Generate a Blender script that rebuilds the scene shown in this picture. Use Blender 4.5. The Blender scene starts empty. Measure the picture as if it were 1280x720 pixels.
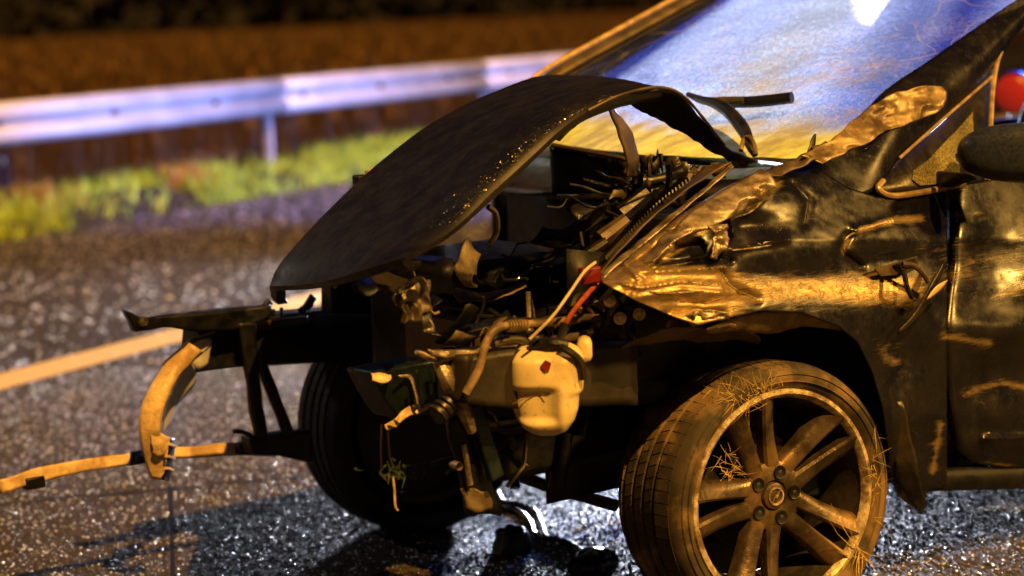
import bpy, bmesh, math, random
import numpy as np
from mathutils import Vector, Matrix, noise
random.seed(7); rng = np.random.default_rng(7)
sc = bpy.context.scene
col = sc.collection
R = math.radians
V3 = Vector

# ------------------------------------------------------------------ camera
FPX = 2600.0                                    # focal length in photo pixels (photo is 1280 wide)
PITCH = math.atan(350 / FPX); ROLL = 0.04
fwd = V3((0, math.cos(PITCH), -math.sin(PITCH)))
r0 = V3((1, 0, 0)); u0 = V3((0, math.sin(PITCH), math.cos(PITCH)))
rgt = r0 * math.cos(ROLL) - u0 * math.sin(ROLL)
upv = r0 * math.sin(ROLL) + u0 * math.cos(ROLL)
CAM = V3((0, 0, 1.4115))
def ray(x, y): return fwd + rgt * ((x - 640) / FPX) - upv * ((y - 360) / FPX)
cd = bpy.data.cameras.new('camera'); cam = bpy.data.objects.new('camera', cd); col.objects.link(cam)
cam.matrix_world = Matrix(((rgt.x, upv.x, -fwd.x, CAM.x), (rgt.y, upv.y, -fwd.y, CAM.y), (rgt.z, upv.z, -fwd.z, CAM.z), (0, 0, 0, 1)))
cd.sensor_width = 36; cd.lens = 36 * FPX / 1280; cd.clip_start = .05; cd.clip_end = 1500
cd.dof.use_dof = True; cd.dof.focus_distance = 4.62; cd.dof.aperture_fstop = 2.1; cd.dof.aperture_blades = 0
sc.camera = cam

# ------------------------------------------------------------------ light
w = bpy.data.worlds.new('World'); sc.world = w; w.use_nodes = True
wb = w.node_tree.nodes['Background']; wb.inputs[0].default_value = (.30, .32, 1.0, 1); wb.inputs[1].default_value = .014
def lamp(name, kind, loc, color, energy, size):
    l = bpy.data.lights.new(name, kind); o = bpy.data.objects.new(name, l); col.objects.link(o)
    o.location = loc; l.color = color; l.energy = energy
    if kind == 'SUN': l.angle = size
    else: l.shadow_soft_size = size
    return o
SUN = V3((.31, -.57, .76)).normalized()         # direction towards the sodium road lighting, high behind the camera
s = lamp('sun', 'SUN', (0, 0, 10), (1.0, .47, .075), 4.8, R(.8))
s.rotation_euler = SUN.to_track_quat('Z', 'Y').to_euler()
def aim(o, target, size, blend):
    o.rotation_euler = (V3(target) - o.location).to_track_quat('-Z', 'Y').to_euler(); o.data.spot_size = R(size); o.data.spot_blend = blend
# rescue vehicles stand behind the wreck, out of view: a work light behind the cabin, a headlamp on the barrier, a blue beacon
aim(lamp('floodlight', 'SPOT', CAM + ray(1092, 6) * 10.16, (.68, .75, 1.0), 3000, .14), (1.0, 5.7, 1.2), 40, .5)
aim(lamp('headlamp', 'SPOT', (3.4, 13.2, 1.0), (.17, .29, 1.0), 4300, .12), (-1.4, 19.3, .6), 94, .6)
aim(lamp('blue_beacon', 'SPOT', (3.55, 12.7, 1.42), (.04, .13, 1.0), 3200, .18), (1.25, 5.5, 1.0), 22, .5)
aim(lamp('low_glint_light', 'SPOT', (1.0, 12.3, .60), (.80, .84, 1.0), 1500, .10), (-.9, 6.5, .0), 165, 1.0)  # added low light raking the road to bring out its glints
lamp('sodium_road_lamp', 'POINT', (9.5, 3.0, 4.6), (1.0, .52, .10), 2400, .35)     # next lamp along the road, to the right
lamp('glint_light', 'POINT', (-9.5, 9.0, 7.0), (1.0, .90, .76), 330, .22)                # added light past the barrier to raise glints; no lamp known there
vs = sc.view_settings; vs.view_transform = 'Standard'; vs.look = 'None'; vs.exposure = .4; vs.gamma = 1; vs.use_curve_mapping = False
sc.cycles.use_denoising = True; sc.cycles.use_adaptive_sampling = False
sc.cycles.sample_clamp_indirect = 6
sc.cycles.max_bounces = 8; sc.cycles.transparent_max_bounces = 16

# ------------------------------------------------------------------ frames: pixels, car axes, road axes
H = CAM + ray(976, 622) * (FPX / 560)           # near front hub: rim radius gives its distance
TH = R(38)
Bv = V3((math.cos(TH), math.sin(TH), 0))        # towards the tail of the car
Av = V3((-math.sin(TH), math.cos(TH), 0))       # towards the far side
Zv = V3((0, 0, 1))
O = V3((H.x, H.y, 0))
def K(u, v, w): return O + Bv * u + Av * v + Zv * w
def car(P): d = P - O; return V3((d.dot(Bv), d.dot(Av), d.z))
def pv(x, y, v):                                # pixel -> lengthwise plane of the car
    d = ray(x, y); return CAM + d * ((v - (CAM - O).dot(Av)) / d.dot(Av))
def pu(x, y, u):
    d = ray(x, y); return CAM + d * ((u - (CAM - O).dot(Bv)) / d.dot(Bv))
def pz(x, y, z=0.0):
    d = ray(x, y); return CAM + d * ((z - CAM.z) / d.z)
def P3(p): return pv(*p) if isinstance(p, tuple) else p
RD = V3((.4600, .8879, 0)).normalized(); RN = V3((-RD.y, RD.x, 0))
L0 = pz(0, 478)
def RP(s, n, z=0.0): return L0 + RD * s + RN * n + Zv * z
def roadc(P): d = P - L0; return d.dot(RD), d.dot(RN)

def interp(xs, ys):
    xs = np.array(xs, float); ys = np.array(ys, float)
    return lambda t: float(np.interp(t, xs, ys))
def sstep(a, b, x):
    t = min(1, max(0, (x - a) / (b - a))); return t * t * (3 - 2 * t)
def catmull(pts, n):
    pts = [V3(p) for p in pts]
    if len(pts) < 3: return [pts[0].lerp(pts[1], i / n) for i in range(n + 1)]
    q = [pts[0] * 2 - pts[1]] + pts + [pts[-1] * 2 - pts[-2]]
    out = []
    m = len(pts) - 1
    for i in range(n + 1):
        f = i / n * m; k = min(int(f), m - 1); t = f - k
        a, b, c, d = q[k:k + 4]
        out.append(.5 * ((2 * b) + (c - a) * t + (2 * a - 5 * b + 4 * c - d) * t * t + (3 * b - a - 3 * c + d) * t ** 3))
    return out

# ------------------------------------------------------------------ materials
class NT:
    def __init__(s, name):
        s.m = bpy.data.materials.new(name); s.m.use_nodes = True; s.t = s.m.node_tree; s.n = s.t.nodes
        s.out = s.n['Material Output']; s.b = s.n['Principled BSDF']
    def new(s, typ, **kw):
        n = s.n.new(typ)
        for k, v in kw.items():
            if k.startswith('i_'):
                key = k[2:]; key = int(key) if key.isdigit() else key
                s.set(n.inputs[key], v)
            else: setattr(n, k, v)
        return n
    def set(s, sock, v):
        if isinstance(v, bpy.types.NodeSocket): s.t.links.new(v, sock)
        else:
            if isinstance(v, (tuple, list)) and len(v) == 3 and sock.type == 'RGBA': v = (*v, 1)
            sock.default_value = v
    def coord(s, scale=(1, 1, 1), rot=(0, 0, 0), loc=(0, 0, 0)):
        tc = s.new('ShaderNodeTexCoord'); mp = s.new('ShaderNodeMapping')
        s.set(mp.inputs[0], tc.outputs['Object']); mp.inputs[1].default_value = loc; mp.inputs[2].default_value = rot; mp.inputs[3].default_value = scale
        return mp.outputs[0]
    def noise(s, scale, detail=4, rough=.55, vec=None):
        n = s.new('ShaderNodeTexNoise'); s.set(n.inputs['Vector'], vec if vec is not None else s.coord()); n.inputs['Scale'].default_value = scale
        n.inputs['Detail'].default_value = detail; n.inputs['Roughness'].default_value = rough; return n.outputs[0]
    def vor(s, scale, feature='F1', vec=None, rnd=1.0):
        n = s.new('ShaderNodeTexVoronoi'); n.feature = feature; s.set(n.inputs['Vector'], vec if vec is not None else s.coord())
        n.inputs['Scale'].default_value = scale; n.inputs['Randomness'].default_value = rnd; return n
    def ramp(s, fac, lo, hi, a=0.0, b=1.0):
        n = s.new('ShaderNodeMapRange'); n.interpolation_type = 'SMOOTHSTEP'; s.set(n.inputs[0], fac)
        n.inputs[1].default_value = lo; n.inputs[2].default_value = hi; s.set(n.inputs[3], a); s.set(n.inputs[4], b); return n.outputs[0]
    def math(s, op, a, b=0.0):
        n = s.new('ShaderNodeMath'); n.operation = op; s.set(n.inputs[0], a); s.set(n.inputs[1], b); return n.outputs[0]
    def mix(s, fac, a, b):
        n = s.new('ShaderNodeMix'); n.data_type = 'RGBA'; s.set(n.inputs[0], fac); s.set(n.inputs[6], a); s.set(n.inputs[7], b); return n.outputs[2]
    def bump(s, h, strength, dist, normal=None):
        n = s.new('ShaderNodeBump'); n.inputs['Strength'].default_value = strength; n.inputs['Distance'].default_value = dist; s.set(n.inputs['Height'], h)
        if normal is not None: s.set(n.inputs['Normal'], normal)
        return n.outputs[0]
    def attr(s, name):
        n = s.new('ShaderNodeAttribute'); n.attribute_name = name; return n.outputs['Fac']
    def pr(s, **kw):
        for k, v in kw.items(): s.set(s.b.inputs[k.replace('_', ' ')], v)
        return s.m

def simple(name, c, rough, metal=0.0, var=.35, scale=30, dirt=None, bump=.15, coat=0.0):
    t = NT(name); nz = t.noise(scale, 5)
    c1 = tuple(x * (1 - var) for x in c); c2 = tuple(min(1, x * (1 + var)) for x in c)
    cc = t.mix(t.ramp(nz, .3, .7), c1, c2)
    if dirt:
        cc = t.mix(t.ramp(t.noise(scale * .35, 6, .65), .45, .62), cc, dirt)
    t.pr(Base_Color=cc, Roughness=t.ramp(nz, .25, .75, max(.05, rough - .12), min(1, rough + .12)), Metallic=metal, Normal=t.bump(t.noise(scale * 4, 3), bump, .004))
    if coat: t.pr(Coat_Weight=coat)
    return t.m

def facets(t, vor, amount, base=None):
    """tilt the normal of each cell a little: wet stones that lie at all angles"""
    sub = t.new('ShaderNodeVectorMath', operation='SUBTRACT'); t.set(sub.inputs[0], vor.outputs['Color']); sub.inputs[1].default_value = (.5, .5, .5)
    scl = t.new('ShaderNodeVectorMath', operation='SCALE'); t.set(scl.inputs[0], sub.outputs[0]); t.set(scl.inputs['Scale'], amount)
    if base is None: base = t.new('ShaderNodeNewGeometry').outputs['Normal']
    add = t.new('ShaderNodeVectorMath', operation='ADD'); t.set(add.inputs[0], base); t.set(add.inputs[1], scl.outputs[0])
    nrm = t.new('ShaderNodeVectorMath', operation='NORMALIZE'); t.set(nrm.inputs[0], add.outputs[0]); return nrm.outputs[0]
def asphalt():
    t = NT('wet_asphalt'); c = t.coord()
    v1 = t.vor(120, vec=c); v2 = t.vor(260, vec=c); big = t.noise(.9, 5, .6, c); mid = t.noise(9, 4, .6, c)
    rc = t.new('ShaderNodeSeparateColor'); t.set(rc.inputs[0], v1.outputs['Color'])
    colr = t.mix(rc.outputs[0], (.012, .011, .010), (.066, .056, .047))
    colr = t.mix(t.ramp(mid, .45, .75), colr, (.034, .028, .024))
    h = t.math('ADD', t.math('MULTIPLY', v1.outputs['Distance'], -1.0), t.math('MULTIPLY', v2.outputs['Distance'], -.35))
    h = t.math('ADD', h, t.math('MULTIPLY', rc.outputs[1], .30))
    rough = t.math('ADD', t.ramp(big, .35, .65, .42, .62), t.math('MULTIPLY', rc.outputs[2], .10))
    nb = t.bump(h, .6, .004)
    return t.pr(Base_Color=colr, Roughness=rough, Specular_IOR_Level=.22, Normal=facets(t, v1, .8, nb))

def paint(name='black_car_paint', rough=.24):
    t = NT(name); sa = t.attr('scrape'); c0 = t.coord()
    st = t.noise(1.0, 7, .7, t.coord((.9, 9, 40), (0, 0, -TH)))
    st2 = t.noise(1.0, 5, .7, t.coord((2.2, 30, 230), (0, 0, -TH), (3, 1, 2)))
    gr = t.noise(14, 6, .65, c0)
    f = t.math('ADD', t.math('MULTIPLY', st, .55), t.math('MULTIPLY', st2, .42)); f = t.math('ADD', f, t.math('MULTIPLY', gr, .12))
    f = t.math('ADD', f, t.math('MULTIPLY', sa, .62))
    k = t.ramp(f, .66, 1.14)
    spots = t.vor(300, vec=c0); sp = t.new('ShaderNodeSeparateColor'); t.set(sp.inputs[0], spots.outputs['Color'])
    drop = t.math('MULTIPLY', t.ramp(spots.outputs['Distance'], .18, .42, 1, 0), t.math('GREATER_THAN', sp.outputs[0], .90))
    base = t.mix(t.ramp(gr, .35, .7), (.0035, .004, .010), (.006, .005, .010))
    dust = t.mix(t.ramp(st2, .3, .7), (.80, .60, .28), (.40, .27, .12))
    mud = t.ramp(t.noise(55, 8, .75, c0), .50, .64); fine = t.ramp(t.noise(1.0, 3, .6, t.coord((5, 60, 520), (0, .04, -TH), (1, 7, 4))), .52, .62)
    dust = t.mix(t.math('MULTIPLY', mud, .5), dust, (.06, .04, .02)); dust = t.mix(t.math('MULTIPLY', fine, .55), dust, (.75, .60, .36))
    nb = t.bump(t.math('MULTIPLY', t.math('ADD', st2, t.math('MULTIPLY', mud, .5)), k), .3, .003)
    nb = facets(t, spots, t.math('MULTIPLY', drop, 1.0), nb)
    rb = t.math('ADD', t.ramp(gr, .3, .7, rough - .04, rough + .12), t.math('MULTIPLY', mud, .12))
    rf_ = t.new('ShaderNodeMix'); t.set(rf_.inputs[0], k); t.set(rf_.inputs[2], rb); t.set(rf_.inputs[3], t.ramp(mud, 0, 1, .36, .62))
    return t.pr(Base_Color=t.mix(k, base, dust), Roughness=rf_.outputs[0], Metallic=t.math('MULTIPLY', t.ramp(k, .0, .8, 0, .8), t.ramp(mud, 0, 1, 1, .6)), Specular_IOR_Level=.5, Normal=nb)

def glass_shattered():
    t = NT('shattered_windscreen'); c = t.coord(); t.n.remove(t.b)
    at = t.attr('dust')
    v1 = t.vor(170, vec=c); edge = t.vor(120, 'DISTANCE_TO_EDGE', c); sepc = t.new('ShaderNodeSeparateColor'); t.set(sepc.inputs[0], v1.outputs['Color'])
    sw = t.noise(2.6, 8, .72, t.coord((1, 1.6, 2.2), (0, 0, -TH - .6)))
    sw2 = t.noise(7, 8, .7, t.coord((.7, 2.2, 2), (0, 0, -TH + .5), (5, 2, 0)))
    crack = t.ramp(edge.outputs['Distance'], .0, .12, 1, 0)
    bn = facets(t, v1, .75, t.bump(sw2, .4, .01))
    tl = t.new('ShaderNodeBsdfTranslucent'); t.set(tl.inputs[0], t.mix(t.math('MULTIPLY', crack, .6), (.86, .89, .95), (.55, .6, .7))); t.set(tl.inputs['Normal'], bn)
    gl = t.new('ShaderNodeBsdfGlossy'); gl.inputs['Roughness'].default_value = .16; t.set(gl.inputs['Normal'], bn)
    tr = t.new('ShaderNodeBsdfTransparent'); tr.inputs[0].default_value = (.62, .7, .78, 1)
    df = t.new('ShaderNodeBsdfDiffuse'); t.set(df.inputs[0], t.mix(t.ramp(sw2, .35, .65), (.76, .95, .28), (.38, .40, .10)))
    def mx(f, a, b):
        n = t.new('ShaderNodeMixShader'); t.set(n.inputs[0], f); t.set(n.inputs[1], a); t.set(n.inputs[2], b); return n.outputs[0]
    clear = mx(t.ramp(sepc.outputs[1], .0, 1.0, .38, .92), tr.outputs[0], tl.outputs[0])
    clear = mx(.16, clear, gl.outputs[0])
    dustf = t.ramp(t.math('ADD', t.math('ADD', t.math('MULTIPLY', sw, .5), t.math('MULTIPLY', sw2, .5)), at), .58, .86, .0, .94)
    wv = t.new('ShaderNodeVectorMath', operation='ADD'); t.set(wv.inputs[0], t.coord((1, 1, 1.4))); wn_ = t.new('ShaderNodeTexNoise'); wn_.inputs['Scale'].default_value = 3.0; t.set(wn_.inputs['Vector'], c)
    ws = t.new('ShaderNodeVectorMath', operation='SCALE'); t.set(ws.inputs[0], wn_.outputs['Color']); ws.inputs['Scale'].default_value = .35; t.set(wv.inputs[1], ws.outputs[0])
    ck = t.vor(3.6, 'DISTANCE_TO_EDGE', wv.outputs[0]); cl = t.ramp(ck.outputs['Distance'], .001, .006, .4, 0)
    ck2 = t.vor(17.0, 'DISTANCE_TO_EDGE', wv.outputs[0]); cl2 = t.math('MULTIPLY', t.ramp(ck2.outputs['Distance'], .003, .02, .35, 0), t.ramp(at, -.04, .12))
    wl = t.new('ShaderNodeBsdfDiffuse'); wl.inputs[0].default_value = (.75, .68, .45, 1)
    body = mx(t.math('MAXIMUM', cl, cl2), mx(dustf, clear, df.outputs[0]), wl.outputs[0])
    t.set(t.out.inputs[0], body)
    return t.m

def thin_glass(name, tint, rough=.05, haze=.0, hazec=(.4, .38, .25)):
    t = NT(name); t.n.remove(t.b)
    tr = t.new('ShaderNodeBsdfTransparent'); tr.inputs[0].default_value = (*tint, 1)
    gl = t.new('ShaderNodeBsdfGlossy'); gl.inputs['Roughness'].default_value = rough
    fr = t.new('ShaderNodeValue'); fr.outputs[0].default_value = .07
    m1 = t.new('ShaderNodeMixShader'); t.set(m1.inputs[0], fr.outputs[0]); t.set(m1.inputs[1], tr.outputs[0]); t.set(m1.inputs[2], gl.outputs[0])
    o = m1.outputs[0]
    if haze:
        nz = t.vor(330); sp = t.new('ShaderNodeSeparateColor'); t.set(sp.inputs[0], nz.outputs['Color'])
        df = t.new('ShaderNodeBsdfDiffuse'); t.set(df.inputs[0], t.mix(sp.outputs[0], tuple(x * .3 for x in hazec), hazec)); t.set(df.inputs['Normal'], t.bump(sp.outputs[1], 1, .003))
        m2 = t.new('ShaderNodeMixShader'); t.set(m2.inputs[0], t.ramp(t.noise(9, 5), .25, .6, haze * .5, haze)); t.set(m2.inputs[1], o); t.set(m2.inputs[2], df.outputs[0]); o = m2.outputs[0]
    t.set(t.out.inputs[0], o); return t.m

M = {}
M['asphalt'] = asphalt(); M['paint'] = paint(); M['hoodpaint'] = paint('wet_bonnet_paint', .42); M['screen'] = glass_shattered()
M['marking'] = simple('worn_road_paint', (.66, .52, .28), .55, 0, .12, 60, bump=.4)
M['sealant'] = simple('bitumen_joint', (.010, .010, .011), .35, 0, .3, 40)
M['plastic'] = simple('black_plastic', (.008, .008, .012), .40, 0, .4, 40, (.020, .015, .012))
M['dark'] = simple('navy_black_metal', (.005, .006, .012), .48, .3, .4, 25)  # navy tone of the shaded parts put into the base colour
M['rubber'] = simple('dusty_tyre_rubber', (.035, .028, .021), .8, 0, .35, 22, (.17, .115, .06))
M['rubber_dark'] = simple('shade_dark_rubber', (.005, .005, .007), .75, 0, .3, 30)  # darkened copy: the far tyre's shade put into the rubber colour
M['alloy'] = simple('muddy_alloy', (.072, .055, .042), .38, .5, .45, 20, (.19, .125, .065), .3)
M['lip'] = simple('scuffed_rim_lip', (.55, .47, .34), .42, .4, .4, 45, (.2, .14, .08), .4)
M['barrel'] = simple('dark_wheel_barrel', (.03, .026, .022), .55, .3, .4, 25)
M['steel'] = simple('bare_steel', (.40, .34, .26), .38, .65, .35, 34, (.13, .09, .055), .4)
M['zinc'] = simple('galvanised_steel', (.46, .47, .48), .5, .15, .12, 3, bump=.08)
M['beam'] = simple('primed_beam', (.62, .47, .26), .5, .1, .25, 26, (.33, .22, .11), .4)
M['rustbeam'] = simple('dirty_primer', (.105, .078, .052), .5, .3, .3, 18, (.05, .036, .025), .15)
M['legmat'] = simple('dark_dirty_steel', (.026, .021, .018), .5, .3, .3, 18, (.02, .016, .014), .15)
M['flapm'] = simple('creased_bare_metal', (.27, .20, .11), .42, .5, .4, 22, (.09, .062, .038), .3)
M['bottle'] = None
M['wire'] = simple('beige_wire', (.55, .45, .26), .5, 0, .2, 30)
M['orange_wire'] = simple('orange_cable', (.34, .07, .02), .45, 0, .25, 60)
M['hose'] = simple('dusty_hose', (.23, .16, .085), .55, 0, .4, 30, (.07, .05, .03))
M['black_hose'] = simple('wet_black_hose', (.012, .012, .013), .2, 0, .3, 40)
M['red'] = simple('red_connector', (.16, .012, .015), .45, 0, .2, 30)
M['redseat'] = simple('red_seat_cloth', (.62, .045, .025), .85, 0, .2, 30)
M['cloth'] = simple('grey_seat_cloth', (.05, .05, .055), .9, 0, .2, 30)
M['teal'] = simple('blue_grey_metal', (.018, .034, .045), .32, .6, .35, 20)
M['mirror_housing'] = simple('dusty_mirror_shell', (.020, .028, .060), .34, 0, .2, 140, (.028, .036, .06), .02)
M['side_glass'] = thin_glass('tinted_side_glass', (.35, .37, .42))
M['quarter_glass'] = thin_glass('crazed_quarter_glass', (.3, .33, .28), .1, .85, (.34, .31, .16))
M['straw'] = simple('dry_grass', (.50, .36, .13), .7, 0, .4, 50)
M['leaf'] = simple('torn_leaf', (.012, .03, .008), .7, 0, .4, 60)
M['grass'] = simple('verge_grass', (.33, .46, .03), .6, 0, .45, 5)
M['brown_grass'] = simple('brown_verge_weed', (.30, .12, .025), .7, 0, .4, 6)
M['soil'] = simple('verge_soil', (.022, .018, .014), .9, 0, .4, 8, bump=.5)
M['stem'] = simple('dead_stem', (.035, .023, .012), .8, 0, .5, 9)
M['reed'] = simple('dry_reed', (.10, .055, .016), .8, 0, .5, .6)
M['wood'] = simple('dark_wood_foliage', (.0012, .0014, .006), .9, 0, .3, .5)

def bottle_mat():
    t = NT('yellowed_polythene'); g = t.noise(11, 7, .7); f = t.noise(70, 5, .7)
    cc = t.mix(t.ramp(g, .35, .7), (.72, .62, .36), (.60, .50, .26)); cc = t.mix(t.ramp(f, .56, .72, 0, .7), cc, (.16, .11, .05))
    return t.pr(Base_Color=cc, Roughness=.42, Subsurface_Weight=.15, Subsurface_Radius=(.02, .016, .008), Subsurface_Scale=1.0, Normal=t.bump(g, .25, .004))
M['bottle'] = bottle_mat()

# ------------------------------------------------------------------ mesh helpers
class MB:
    def __init__(s): s.v = []; s.f = []; s.attr = {}
    def add(s, vs, fs):
        k = len(s.v); s.v += [tuple(p) for p in vs]; s.f += [tuple(i + k for i in f) for f in fs]; return s
    def grid(s, G):
        n, m = len(G), len(G[0])
        return s.add([p for r in G for p in r], [(i * m + j, (i + 1) * m + j, (i + 1) * m + j + 1, i * m + j + 1) for i in range(n - 1) for j in range(m - 1)])
    def tube(s, pts, rad, n=8, seg=None, cap=True):
        pts = [P3(p) for p in pts]
        if seg: pts = catmull(pts, seg)
        L = len(pts); rr = (lambda i: rad) if not callable(rad) and not isinstance(rad, (list, tuple)) else ((lambda i: rad(i / (L - 1))) if callable(rad) else (lambda i: float(np.interp(i / (L - 1), np.linspace(0, 1, len(rad)), rad))))
        T = [(pts[min(i + 1, L - 1)] - pts[max(i - 1, 0)]).normalized() for i in range(L)]
        a = T[0].orthogonal().normalized(); vs = []
        for i in range(L):
            a = (a - T[i] * a.dot(T[i])).normalized(); b = T[i].cross(a)
            vs += [pts[i] + (a * math.cos(q) + b * math.sin(q)) * rr(i) for q in [2 * math.pi * k / n for k in range(n)]]
        fs = [(i * n + k, i * n + (k + 1) % n, (i + 1) * n + (k + 1) % n, (i + 1) * n + k) for i in range(L - 1) for k in range(n)]
        if cap: fs += [tuple(range(n - 1, -1, -1)), tuple(range((L - 1) * n, L * n))]
        return s.add(vs, fs)
    def bar(s, a, b, wdt, hgt, up=Zv):
        a, b = P3(a), P3(b); t = (b - a).normalized(); x = t.cross(up).normalized(); y = x.cross(t)
        vs = [p + x * (i * wdt / 2) + y * (j * hgt / 2) for p in (a, b) for i, j in ((-1, -1), (1, -1), (1, 1), (-1, 1))]
        return s.add(vs, [(3, 2, 1, 0), (4, 5, 6, 7), (0, 1, 5, 4), (1, 2, 6, 5), (2, 3, 7, 6), (3, 0, 4, 7)])
    def box(s, c, du, dv, dw, ax=None):
        X, Y, Z = ax or (Bv, Av, Zv)
        vs = [c + X * (i * du / 2) + Y * (j * dv / 2) + Z * (k * dw / 2) for k in (-1, 1) for i, j in ((-1, -1), (1, -1), (1, 1), (-1, 1))]
        return s.add(vs, [(3, 2, 1, 0), (4, 5, 6, 7), (0, 1, 5, 4), (1, 2, 6, 5), (2, 3, 7, 6), (3, 0, 4, 7)])
    def prism(s, outline, dirv):
        pts = [P3(p) for p in outline]; n = len(pts)
        return s.add(pts + [p + dirv for p in pts], [tuple(range(n)), tuple(range(2 * n - 1, n - 1, -1))] + [(i, (i + 1) % n + 0, (i + 1) % n + n, i + n) for i in range(n)])
    def lathe(s, prof, c, ax, x, n=48, closed=False):
        y = ax.cross(x); vs = [c + ax * h + (x * math.cos(q) + y * math.sin(q)) * r for (r, h) in prof for q in [2 * math.pi * k / n for k in range(n)]]
        m = len(prof); fs = [(i * n + k, i * n + (k + 1) % n, (i + 1) % m * n + (k + 1) % n, (i + 1) % m * n + k) for i in range(m if closed else m - 1) for k in range(n)]
        return s.add(vs, fs)
    def build(s, name, mat, parent=None, smooth=True, solid=0, bevel=0, sub=0, offset=0):
        me = bpy.data.meshes.new(name); me.from_pydata(s.v, [], s.f)
        for k, vals in s.attr.items():
            a = me.attributes.new(k, 'FLOAT', 'POINT'); a.data.foreach_set('value', np.array(vals, np.float32))
        bm = bmesh.new(); bm.from_mesh(me); bmesh.ops.recalc_face_normals(bm, faces=bm.faces); bm.to_mesh(me); bm.free()
        me.materials.append(M[mat] if isinstance(mat, str) else mat)
        if smooth: me.polygons.foreach_set('use_smooth', [True] * len(me.polygons)); me.set_sharp_from_angle(angle=R(40))
        o = bpy.data.objects.new(name, me); col.objects.link(o)
        if solid: md = o.modifiers.new('solid', 'SOLIDIFY'); md.thickness = solid; md.offset = offset
        if bevel: md = o.modifiers.new('bevel', 'BEVEL'); md.width = bevel; md.segments = 2; md.limit_method = 'ANGLE'
        if sub: md = o.modifiers.new('sub', 'SUBSURF'); md.levels = sub; md.render_levels = sub
        if parent is not None:
            o.parent = parent
            root = parent
            while root.parent: root = root.parent
            if root.type == 'EMPTY' and parent is root: o.matrix_parent_inverse = Matrix.Translation(-root.location)
        return o
def tag(o, label=None, cat=None, group=None, kind=None):
    for k, v in (('label', label), ('category', cat), ('group', group), ('kind', kind)):
        if v: o[k] = v
    return o
def thing(name, loc, label, cat, group=None):
    o = bpy.data.objects.new(name, None); col.objects.link(o); o.location = loc; o.empty_display_size = .1
    return tag(o, label, cat, group)
def nz3(p, sc_, amp): return noise.noise_vector(p * sc_) * amp
def ruled(A, B, nu=24, nv=6, crumple=0.0, cs=18, mb=None, bulge=0.0, bdir=None, ridge=0.0, rs=14):
    a = catmull([P3(p) for p in A], nu); b = catmull([P3(p) for p in B], nu)
    G = []
    for i in range(nu + 1):
        row = []
        for j in range(nv + 1):
            t = j / nv; p = a[i].lerp(b[i], t)
            if bulge: p = p + (bdir or -Av) * (bulge * 4 * t * (1 - t))
            if crumple: p = p + nz3(p, cs, crumple) + nz3(p + V3((3, 1, 2)), cs * 2.3, crumple * .5)
            if ridge:
                q = V3((p.dot(Bv) * 1.0, p.dot(Av), p.z * 1.6)) * rs
                p = p - Av * ridge * ((1 - 3.2 * abs(noise.noise(q))) + .45 * (1 - 3.2 * abs(noise.noise(q * 2.3 + V3((5, 2, 1)))))) 
            row.append(p)
        G.append(row)
    return (mb or MB()).grid(G)

# ================================================================== THE SETTING
def sheet(name, quad, mat): return tag(MB().add(quad, [(0, 1, 2, 3)]).build(name, mat, smooth=False), kind='structure')
NE, NR = 3.72, 4.42
# road: dense sheet is not needed, relief is in the wet asphalt material
sheet('road', [RP(-300, -260), RP(500, -260), RP(500, NE + .1), RP(-300, NE + .1)], 'asphalt')
sheet('edge_line', [RP(-60, -.13, .004), RP(200, -.13, .004), RP(200, .13, .004), RP(-60, .13, .004)], 'marking')
ja, jb = pz(-60, 636), pz(385, 596.5); jd = (jb - ja).normalized(); jn = V3((-jd.y, jd.x, 0)) * .0085
sheet('road_joint', [ja - jd * 3 - jn + Zv * .004, jb + jd * 3 - jn + Zv * .004, jb + jd * 3 + jn + Zv * .004, ja - jd * 3 + jn + Zv * .004], 'sealant')
ka, kb = pz(213, 613), pz(217, 745); kd = (kb - ka).normalized(); kn = V3((-kd.y, kd.x, 0)) * .005
sheet('road_joint', [ka - kn + Zv * .004, kb + kd * 2 - kn + Zv * .004, kb + kd * 2 + kn + Zv * .004, ka + kn + Zv * .004], 'sealant')
# terrain across the verge, ditch and field
prof = [(NE, -.01), (NE + .12, .035), (NE + .35, .09), (NR, .14), (NR + .5, .14), (NR + 1.2, -.15), (NR + 2.2, -.7), (NR + 3.2, -.75), (NR + 5, -.25), (NR + 8, -.05), (NR + 60, 0), (NR + 170, .2), (NR + 420, 1)]
zt = interp([p[0] for p in prof], [p[1] for p in prof])
G = []
for i in range(161):
    s_ = -40 + 0.75 * i if i < 140 else 65 + (i - 140) * 22
    if i == 0: s_ = -300
    G.append([RP(s_, n + (.06 * noise.noise(V3((s_ * 1.4, 0, 0))) if k == 0 else 0), z + (.03 * noise.noise(V3((s_ * .9, n * 2, 3))) if 0 < k < 8 else 0)) for k, (n, z) in enumerate(prof)])
tm = NT('field_and_verge')
g1 = tm.noise(.22, 6, .65); g2 = tm.noise(3.0, 5, .6)
tm.pr(Base_Color=tm.mix(tm.ramp(g2, .35, .7), tm.mix(tm.ramp(g1, .35, .65), (.062, .030, .007), (.036, .019, .006)), (.022, .014, .006)), Roughness=.95, Specular_IOR_Level=.1, Normal=tm.bump(g2, .8, .2))
tag(MB().grid([r[8:] for r in G]).build('field', tm.m), kind='structure')
tag(MB().grid([r[:9] for r in G]).build('verge', 'soil'), kind='structure')

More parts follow.
